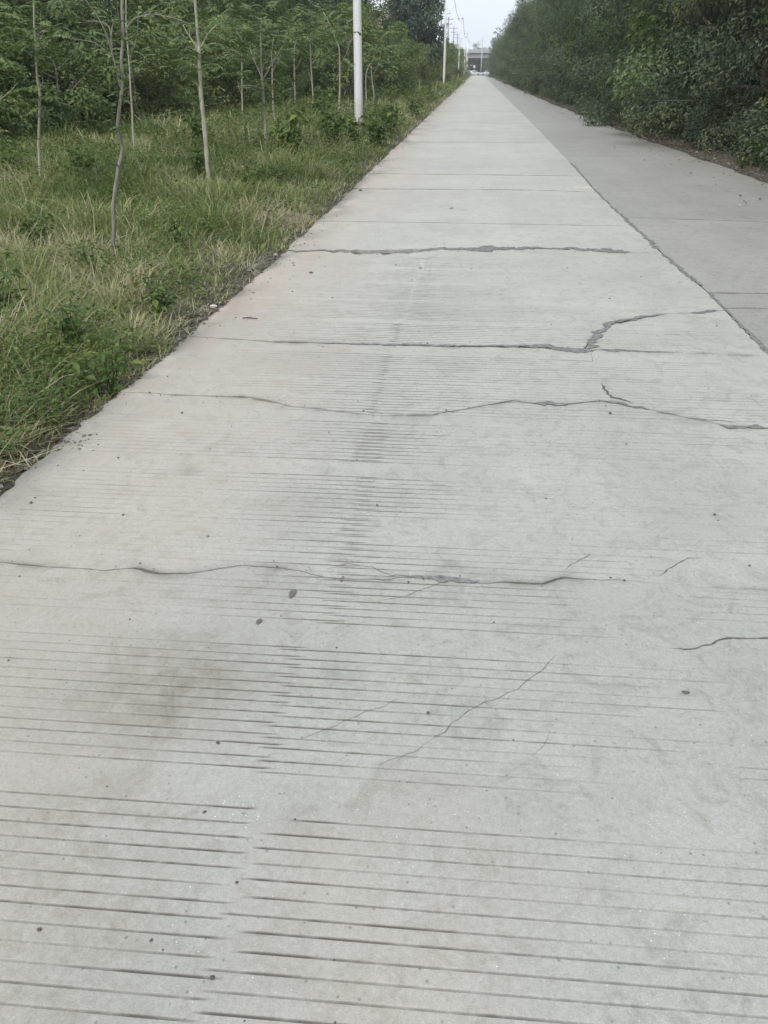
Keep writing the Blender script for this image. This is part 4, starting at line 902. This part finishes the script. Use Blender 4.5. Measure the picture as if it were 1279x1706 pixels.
# ------------------------------------------------------------------ thicket on the left
GT_, GS_ = 'trees of the left thicket', 'shrubs of the left thicket'
LT = 'tall leafy tree standing in the dense green thicket left of the road'
LS = 'dense leafy shrub at the front of the left thicket'
protoT = [make_tree('thicket_tree', 101, 8.5, 2.5, .9, 88, 9000, .16, M_LEAF, M_BARKG, LT, 'tree', GT_, 'lobes', up=1.0, rnd=.5),
          make_tree('thicket_tree', 102, 10, 2.4, 1.2, 48, 6500, .16, M_LEAFG, M_BARKD, LT, 'tree', GT_, 'oval'),
          make_tree('thicket_tree', 103, 7.0, 2.4, .6, 77, 8000, .19, M_LEAFS, M_BARKG, LT, 'tree', GT_, 'lobes', asp=.35, droop=.6, up=1.1, rnd=.5)]
protoS = [make_tree('shrub', 111, 2.4, 1.3, .1, 55, 5200, .12, M_LEAFO, M_BARKG, LS, 'shrub', GS_, 'lobes', up=1.3, rnd=.4),
          make_tree('shrub', 112, 3.3, 1.5, .15, 55, 5600, .14, M_LEAFS, M_BARKG, LS, 'shrub', GS_, 'lobes', asp=.4, up=1.2, rnd=.4),
          make_tree('shrub', 113, 1.7, 1.1, .05, 44, 4000, .10, M_LEAF, M_BARKG, LS, 'shrub', GS_, 'lobes', asp=.6, up=1.0)]
rng = np.random.RandomState(77)
useT, useS = set(), set()
ORD = 'first second third fourth fifth sixth seventh eighth ninth tenth eleventh twelfth thirteenth fourteenth fifteenth sixteenth'.split()
LANDM = [(67, 'the leftmost pale trunk'), (198, 'the dark leaning trunk'), (340, 'the tall brown trunk'), (439, 'the umbrella-shaped young tree'), (492, 'the thin bent-top trunk'), (565, 'the twisting bare top'), (596, 'the nearest white pole'), (694, 'the big dark tree'), (739, 'the second white pole')]
def pxof(x, y, z=1.0):
    c = RCN.T @ np.array([x, y, z - H]); return 639.5 + FPX * c[0] / -c[2]
LCOUNT = {}
def where_label(base, x, y):
    px = pxof(x, y)
    if px < 0: w = 'at the left border of the picture' if px > -60 else 'beyond the left border of the picture'
    else:
        q, nm = min(LANDM, key=lambda t: abs(t[0] - px)); w = ('behind ' if abs(q - px) < 9 else 'left of ' if px < q else 'right of ') + nm
    lb = base + ' ' + w; LCOUNT[lb] = LCOUNT.get(lb, 0) + 1; n = LCOUNT[lb]
    return lb if n == 1 else lb + ', ' + {2: 'second', 3: 'third', 4: 'fourth', 5: 'fifth', 6: 'sixth', 7: 'seventh', 8: 'eighth'}.get(n, 'farther') + ' from the front'
def place(protos, used_, k, x, y, s, lb, grp, zs=1.0):
    z = float(verge_z(x, y)); sc = (s, s, s * zs)
    if k not in used_: used_.add(k); o = protos[k]; o.location = (x, y, z); o.scale = sc; o['label'] = lb; o['group'] = grp; return o
    return dup(protos[k], (x, y, z), rng.rand() * 6.283, sc, lb, grp)
def edge_x(y): return 1.12 * np.interp(y, [0, 14, 20, 30, 45, 70, 110, 300], [-10.4, -10.2, -9.8, -9.2, -8.0, -6.6, -5.6, -5.0])
# front shrubs
y = 14.0
while y < 125:
    x = float(edge_x(y)) - .5 - 1.2 * rng.rand(); k = rng.randint(3)
    place(protoS, useS, k, x, y, .75 + .5 * rng.rand(), where_label('leafy thicket-front shrub', x, y), GS_); y += 1.3 + .018 * y + .6 * rng.rand()
y = 14.5
while y < 95:
    place(protoS, useS, rng.choice([0, 1, 1, 2]), float(edge_x(y)) - 2.3 - .9 * rng.rand(), y, .95 + .5 * rng.rand(), where_label('leafy second-row shrub', float(edge_x(y)) - 2.6, y), GS_); y += 1.9 + .025 * y + .6 * rng.rand()
# trees in three depths
for dx, y0, st in ((4.0, 13, 2.9), (6.5, 14, 3.4), (9.5, 16, 4.2), (14, 18, 5.2)):
    y = y0
    while y < (125 if dx < 6 else 100):
        x = float(edge_x(y)) - dx - 1.6 * rng.rand(); k = rng.randint(3)
        px_ = None
        s_ = .8 + .4 * rng.rand(); pq = pxof(x, y) + 2.3 * s_ * 1476 / y
        if pq > 634: s_ = min(s_, (1.6 + y * .026) / 9)
        if not (y > 95 and dx > 5): place(protoT, useT, k, x, y, s_, where_label('thicket tree', x, y), GT_)
        y += st + .02 * y + rng.rand() * 1.2
# bushy bank beyond the nearest pole
GB_, LB = 'bushes of the bank beyond the nearest pole', 'grey-green bush on the bank between the nearest white pole and the road end'
y = 48
while y < 300:
    x = -6.0 - 1.2 * rng.rand() + .5 * (y > 150); place(protoS, useS, rng.randint(3), x, y, (1.05 + .4 * rng.rand()) * (1 + .002 * y), where_label('bank bush', x, y), GB_); y += 2.2 + .03 * y
y = 66
while y < 300:
    x = -8.7 - 1.6 * rng.rand(); place(protoT, useT, 0 if rng.rand() < .6 else 2, x, y, .42 + .14 * rng.rand() + .0004 * y, where_label('small bank tree', x, y), 'small trees of the bank beyond the nearest pole'); y += 4.5 + .035 * y
# the big dark tree against the sky and its neighbours
big = make_tree('big_tree', 121, 15, 3.3, 1.0, 110, 22000, .40, M_LEAFG, M_BARKD, 'big dark dense tree against the sky left of the power poles', 'tree', None, 'oval'); big.location = (at_depth(694, 60, 108)[0], 108, -.1); big.scale = (.85, .85, 1.0)
b2 = make_tree('slim_tree', 122, 9.5, 1.0, 1.0, 26, 1800, .22, M_LEAFG, M_BARKD, 'slim sparse tree with gaps just right of the big dark tree', 'tree', None, 'oval'); b2.location = (at_depth(732, 60, 118)[0], 118, -.1)
b3 = make_tree('tall_tree', 123, 13, 2.4, 1.0, 50, 8000, .2, M_LEAFG, M_BARKD, 'tall dark tree rising out of the picture right behind the nearest white pole', 'tree', None, 'oval'); b3.location = (at_depth(600, 60, 62)[0], 62, -.1)

# ------------------------------------------------------------------ hedge of trees on the right
GH_, LH = 'trees of the right hedge', 'dark dense tree in the tall hedge along the right road edge'
GU_, LU = 'low bushes at the foot of the right hedge', 'low dark bush at the foot of the right hedge'
protoH = [make_tree('hedge_tree', 131, 6.6, 1.9, .25, 104, 15000, .10, M_LEAFD, M_BARKD, LH, 'tree', GH_, 'wall'),
          make_tree('hedge_tree', 132, 7.4, 2.0, .3, 104, 15000, .105, M_LEAFD, M_BARKD, LH, 'tree', GH_, 'wall', asp=.4),
          make_tree('hedge_tree', 133, 6.0, 1.8, .2, 91, 14000, .095, M_LEAF, M_BARKD, LH, 'tree', GH_, 'wall', asp=.45, droop=.8)]
protoU = [make_tree('low_bush', 141, 1.25, .75, .02, 26, 3400, .075, M_LEAFD, M_BARKD, LU, 'bush', GU_, 'shrub'),
          make_tree('low_bush', 142, .95, .65, .02, 22, 2800, .07, M_LEAFD, M_BARKD, LU, 'bush', GU_, 'shrub', asp=.4)]
useH, useU = set(), set(); nh = 0
ORD = 'first second third fourth fifth sixth seventh eighth ninth tenth eleventh twelfth thirteenth fourteenth fifteenth sixteenth'.split()
y = 5.0
while y < 300:
    x = float(EW(y)) + 1.9 + .8 * rng.rand(); k = rng.choice([0, 1, 2], p=[.42, .38, .2])
    nh += y > 12.5; place(protoH, useH, k, x, y, .9 + .25 * rng.rand(), LH if y < 12.5 or nh > 16 else ORD[nh - 1] + ' tree of the right hedge, counted away from the right border', GH_, .82 + .5 * rng.rand() ** 1.3); y += 1.5 + .016 * y + .5 * rng.rand()
y = 5.0
while y < 300:
    place(protoH, useH, rng.randint(3), float(EW(y)) + 4.6 + rng.rand(), y, 1.15 + .25 * rng.rand(), LH.replace('in the', 'in the back row of the'), 'trees of the back row of the right hedge'); y += 3.0 + .03 * y
y = 8.0; nu = 0
while y < 110:
    place(protoU, useU, rng.randint(2), float(EW(y)) + 1.05 + .35 * rng.rand(), y, .65 + .45 * rng.rand() + .004 * y, LU if y < 12.8 or nu >= 16 else ORD[nu] + ' low bush at the foot of the right hedge, counted away from the right border', GU_); nu += y >= 12.8; y += .62 + .012 * y + .25 * rng.rand()
y = 24.0; n_ = 0
while y < 230:
    place(protoT, useT, rng.randint(3), float(EW(y)) + 2.9 + .6 * rng.rand(), y, .82 + .3 * rng.rand(), ORD[n_] + ' taller tree whose crown bulges out above the right hedge, counted from the near end', 'taller trees above the right hedge'); n_ += 1; y += 9 + .05 * y + 3 * rng.rand()
# yellowish weed at the right border and a bright spray
dup(WP[1], (at(1266, 282)[0], at(1266, 282)[1], .02), 1.2, (1.15, 1.15, .9), 'yellow-green weed clump at the right border on the soil below the hedge', 'broadleaf weeds at the right edge')
dup(WP[0], (at(1235, 282)[0], at(1235, 282)[1], .02), 2.2, (.8, .8, .6), 'small yellow-green weed beside the larger clump at the right border', 'broadleaf weeds at the right edge')
pop = make_tree('poplar', 151, 11.5, 1.3, 1.5, 30, 1500, .30, M_LEAFG, M_BARKD, 'airy pale poplar at the far end of the right hedge', 'tree', None, 'oval'); pop.location = (at_depth(826, 80, 296)[0] + .2, 290, -.1); pop.scale = (1.5, 1.5, 1.15)

# ------------------------------------------------------------------ far end: cars, overpass, trees, house
M_CARW = plain('white_car_paint', (.78, .79, .80), .25, 0, spec=.6); M_GLASS = plain('dark_car_glass', (.03, .035, .04), .08, spec=.8); M_TYRE = plain('tyre_rubber', (.02, .02, .02), .8); M_RIM = plain('alloy_rim', (.5, .5, .52), .3, metal=.8)
M_LAMP = plain('lamp_lens', (.55, .52, .5), .15); M_TAIL = plain('tail_lamp', (.35, .02, .02), .2); M_SILV = plain('silver_car_paint', (.50, .51, .53), .3, metal=.3, spec=.6)
def prism(prof, w, taper=None):
    P = np.array(prof, float); n = len(P); mb = MB(); sc = np.ones(n) if taper is None else np.array(taper)
    V = np.concatenate([np.stack([P[:, 0], -w / 2 * sc, P[:, 1]], 1), np.stack([P[:, 0], w / 2 * sc, P[:, 1]], 1)])
    mb.add(V, [[i, (i + 1) % n, n + (i + 1) % n, n + i] for i in range(n)]); return mb, V, n
def make_car(paint, label, loc, rz, est=False):
    root = thing('parked_car', label, 'car', 'cars at the end of the road', loc, rz)
    prof = [(-2.2, .35), (-2.24, .62), (-2.2, .88), (-1.75, .97), (-1.05 if not est else -1.9, 1.38 if not est else 1.3), (-.2, 1.47), (.45, 1.42), (1.15, 1.0), (1.95, .86), (2.24, .68), (2.26, .4), (2.1, .24), (-2.1, .24)]
    tap = [1, 1, 1, .97, .80, .78, .78, .95, .97, .96, .97, .95, .95]
    mb, V, n = prism(prof, 1.78, tap)
    for s in (0, 1):
        c = np.array([[0, (-.86, .86)[s], .75]]); mb.add(np.concatenate([V[s * n:(s + 1) * n], c]), None, [[i, (i + 1) % n, n] if s else [(i + 1) % n, i, n] for i in range(n)])
    mb.obj('body', paint, root)
    for s in (-1, 1):
        m2 = MB(); y0, y1 = s * .862, s * .715
        for a_, b_, c_, d_ in (((-.95, 1.0), (.0, 1.0), (.0, 1.38), (-.75, 1.34)), ((.06, 1.0), (1.0, 1.0), (.5, 1.33), (.06, 1.38))):
            m2.add([(a_[0], y0 + s * .012, a_[1]), (b_[0], y0 + s * .012, b_[1]), (c_[0], y1 + s * .012, c_[1]), (d_[0], y1 + s * .012, d_[1])], [[0, 1, 2, 3]])
        m2.obj('side_window', M_GLASS, root)
    m2 = MB(); m2.add([(1.10, -.74, 1.05), (1.10, .74, 1.05), (.52, .62, 1.40), (.52, -.62, 1.40)], [[0, 1, 2, 3]]); m2.obj('windscreen', M_GLASS, root)
    m2 = MB(); m2.add([(-1.72, -.74, 1.01), (-1.72, .74, 1.01), (-1.12, .62, 1.37), (-1.12, -.62, 1.37)], [[0, 1, 2, 3]]); m2.obj('rear_window', M_GLASS, root)
    for x in (-1.35, 1.38):
        for s in (-1, 1):
            m2 = MB(); m2.tube([(x, s * .72, .32), (x, s * .90, .32)], [.32, .32], 16); w = m2.obj('wheel', M_TYRE, root); m2 = MB(); m2.tube([(x, s * .895, .32), (x, s * .915, .32)], [.2, .19], 12); m2.obj('rim', M_RIM, w)
    for s in (-1, 1):
        m2 = MB(); m2.box((2.17, s * .66, .72), (.14, .34, .13)); m2.obj('headlight', M_LAMP, root); m2 = MB(); m2.box((-2.2, s * .66, .8), (.08, .3, .14)); m2.obj('tail_light', M_TAIL, root)
    return root
make_car(M_CARW, 'white saloon car at the end of the road, left one', (at_depth(790, 124, 306)[0], 306, 0), 0)
make_car(M_CARW, 'white hatchback car at the end of the road, half hidden by the right hedge', (at_depth(811.5, 124, 307)[0], 307.2, 0), math.pi, True)
make_car(M_SILV, 'silver car behind the left white car at the end of the road', (at_depth(783, 124, 312)[0], 312.5, 0), 0, True)
# lone pole and small sign behind the cars
root = thing('utility_pole', 'grey pole standing alone behind the white cars in front of the overpass', 'pole', None, (at_depth(801, 118, 318)[0], 318, -.1)); s = MB(); s.tube([(0, 0, -.2), (0, 0, 5), (0, 0, 12.0)], [.2, .17, .12], 10); s.obj('shaft', plain('pale_grey_pole', (.5, .52, .53), .7), root, True); s = MB(); s.box((0, 0, 10.6), (1.8, .1, .1)); s.obj('crossarm', M_STEEL, root)
root = thing('road_sign', 'small round sign on a thin post behind the left white car', 'sign', None, (at_depth(789.5, 118, 314)[0], 316, 0)); s = MB(); s.tube([(0, 0, -.1), (0, 0, 2.9)], .05, 8); s.obj('post', M_POLE, root); s = MB(); s.tube([(0, -.06, 2.7), (0, -.10, 2.7)], [.4, .4], 16); s.obj('plate', M_POLE, root)
# overpass
root = thing('overpass', 'grey concrete overpass crossing beyond the end of the road', 'bridge', None, (0, 356, 0)); M_BR = plain('overpass_concrete', (.40, .41, .42), .85, .1, .6); M_BR2 = plain('overpass_girder', (.30, .31, .32), .85, .1, .6)
s = MB(); s.box((0, 0, 6.55), (170, 9, 1.7)); s.obj('girder', M_BR2, root); s = MB(); s.box((0, 0, 7.60), (170, 10.4, .4)); s.obj('deck', M_BR, root)
for q in (-1, 1): s = MB(); s.box((0, q * 5.0, 8.2), (170, .3, .8)); s.obj('parapet', M_BR, root)
for x in (-52, -26, 17, 43): s = MB(); s.box((x, 0, 2.8), (1.6, 5, 5.9)); s.obj('pier', M_BR, root)
# trees beyond
LF, GF = 'distant tree behind the overpass', 'distant trees behind the overpass'
for i in range(26):
    x = -48 + 3.9 * i + 2 * rng.rand(); place(protoT, useT, rng.randint(3), x, 372 + 14 * rng.rand(), (.95 + .4 * rng.rand()) * (.62 if 0 < 1 else 1), LF, GF)
for i in range(14): place(protoT, useT, rng.randint(3), -44 + 5.6 * i + 2 * rng.rand(), 330 + 8 * rng.rand(), .42 + .12 * rng.rand(), 'distant low tree in front of the overpass', 'distant low trees in front of the overpass')
place(protoT, useT, 0, at_depth(795, 80, 375)[0], 366, 1.22, 'distant tree rising above the overpass beside the lone pole', 'distant trees behind the overpass')
for i in range(9):
    place(protoT, useT, 1, -13 - 5 * rng.rand(), 140 + i * 18, .8 + .3 * rng.rand(), 'tall distant tree on the left behind the power poles', 'distant trees behind the power poles')
for i in range(30):
    place(protoS, useS, rng.choice([0, 1]), -46 + 3.2 * i + rng.rand(), 372 + 4 * rng.rand(), 2.4 + .5 * rng.rand(), 'dense distant bush behind the overpass', 'distant bushes behind the overpass')
for i in range(34):
    place(protoS, useS, rng.choice([0, 1]), -48 + 2.9 * i + rng.rand(), 363 + 6 * rng.rand(), 2.0 + .5 * rng.rand(), 'dense distant bush under the overpass', 'distant bushes under the overpass')
# house between the trees
bx, by = at_depth(657, 40, 150)[0], 150
root = thing('house', 'pinkish brick house with a roof tank showing between the left trees', 'house', None, (bx, by, 0)); M_BRK = plain('pink_brick', (.50, .41, .37), .85, .12, 3); M_WH = plain('white_render', (.68, .67, .64), .8, .06, 2)
s = MB(); s.box((-3.2, 4, 4.9), (8, 8, 9.8)); s.obj('wall', M_BRK, root); s = MB(); s.box((-3.2, 4, 9.9), (8.5, 8.5, .22)); s.obj('roof', M_WH, root); s = MB(); s.box((-3.2, 4, 3.4), (8.06, 8.06, .35)); s.obj('band', M_WH, root); s = MB(); s.box((-3.2, 4, 6.6), (8.06, 8.06, .3)); s.obj('band', M_WH, root)
s = MB(); s.box((.3, -.03, 5.0), (1.0, .1, 9.6)); s.obj('pilaster', M_WH, root)
for zz in (2, 5, 8.2):
    for xx in (-5.6, -3.4, -1.4):
        s = MB(); s.box((xx, -.02, zz), (1.2, .1, 1.4)); w = s.obj('window', M_WH, root); s = MB(); s.box((xx, -.05, zz), (1.0, .08, 1.2)); s.obj('pane', M_GLASS, w)
root = thing('water_tank', 'grey water tank with a dark mast on the roof of the brick house', 'water tank', None, (bx - .4, by + 2, 10.0)); s = MB(); s.tube([(0, 0, 0), (0, 0, 1.1), (0, 0, 1.25)], [.55, .55, .3], 16); s.obj('tank', M_STEEL, root, True); s = MB(); s.tube([(.3, 0, 1.0), (.25, 0, 2.2), (.1, 0, 3.6)], [.06, .05, .03], 6); s.obj('mast', M_WIRE, root)

# ------------------------------------------------------------------ humid air
m = bpy.data.materials.new('humid_air'); m.use_nodes = True; nt = m.node_tree; nt.nodes.clear()
pv = nt.nodes.new('ShaderNodeVolumePrincipled'); pv.inputs['Color'].default_value = (.92, .95, 1, 1); pv.inputs['Density'].default_value = .0005; pv.inputs['Anisotropy'].default_value = .2
ou = nt.nodes.new('ShaderNodeOutputMaterial'); nt.links.new(pv.outputs[0], ou.inputs['Volume'])
mb = MB(); mb.box((0, 195, 7.9), (230, 440, 18.2)); o = mb.obj('haze', m); o['kind'] = 'stuff'
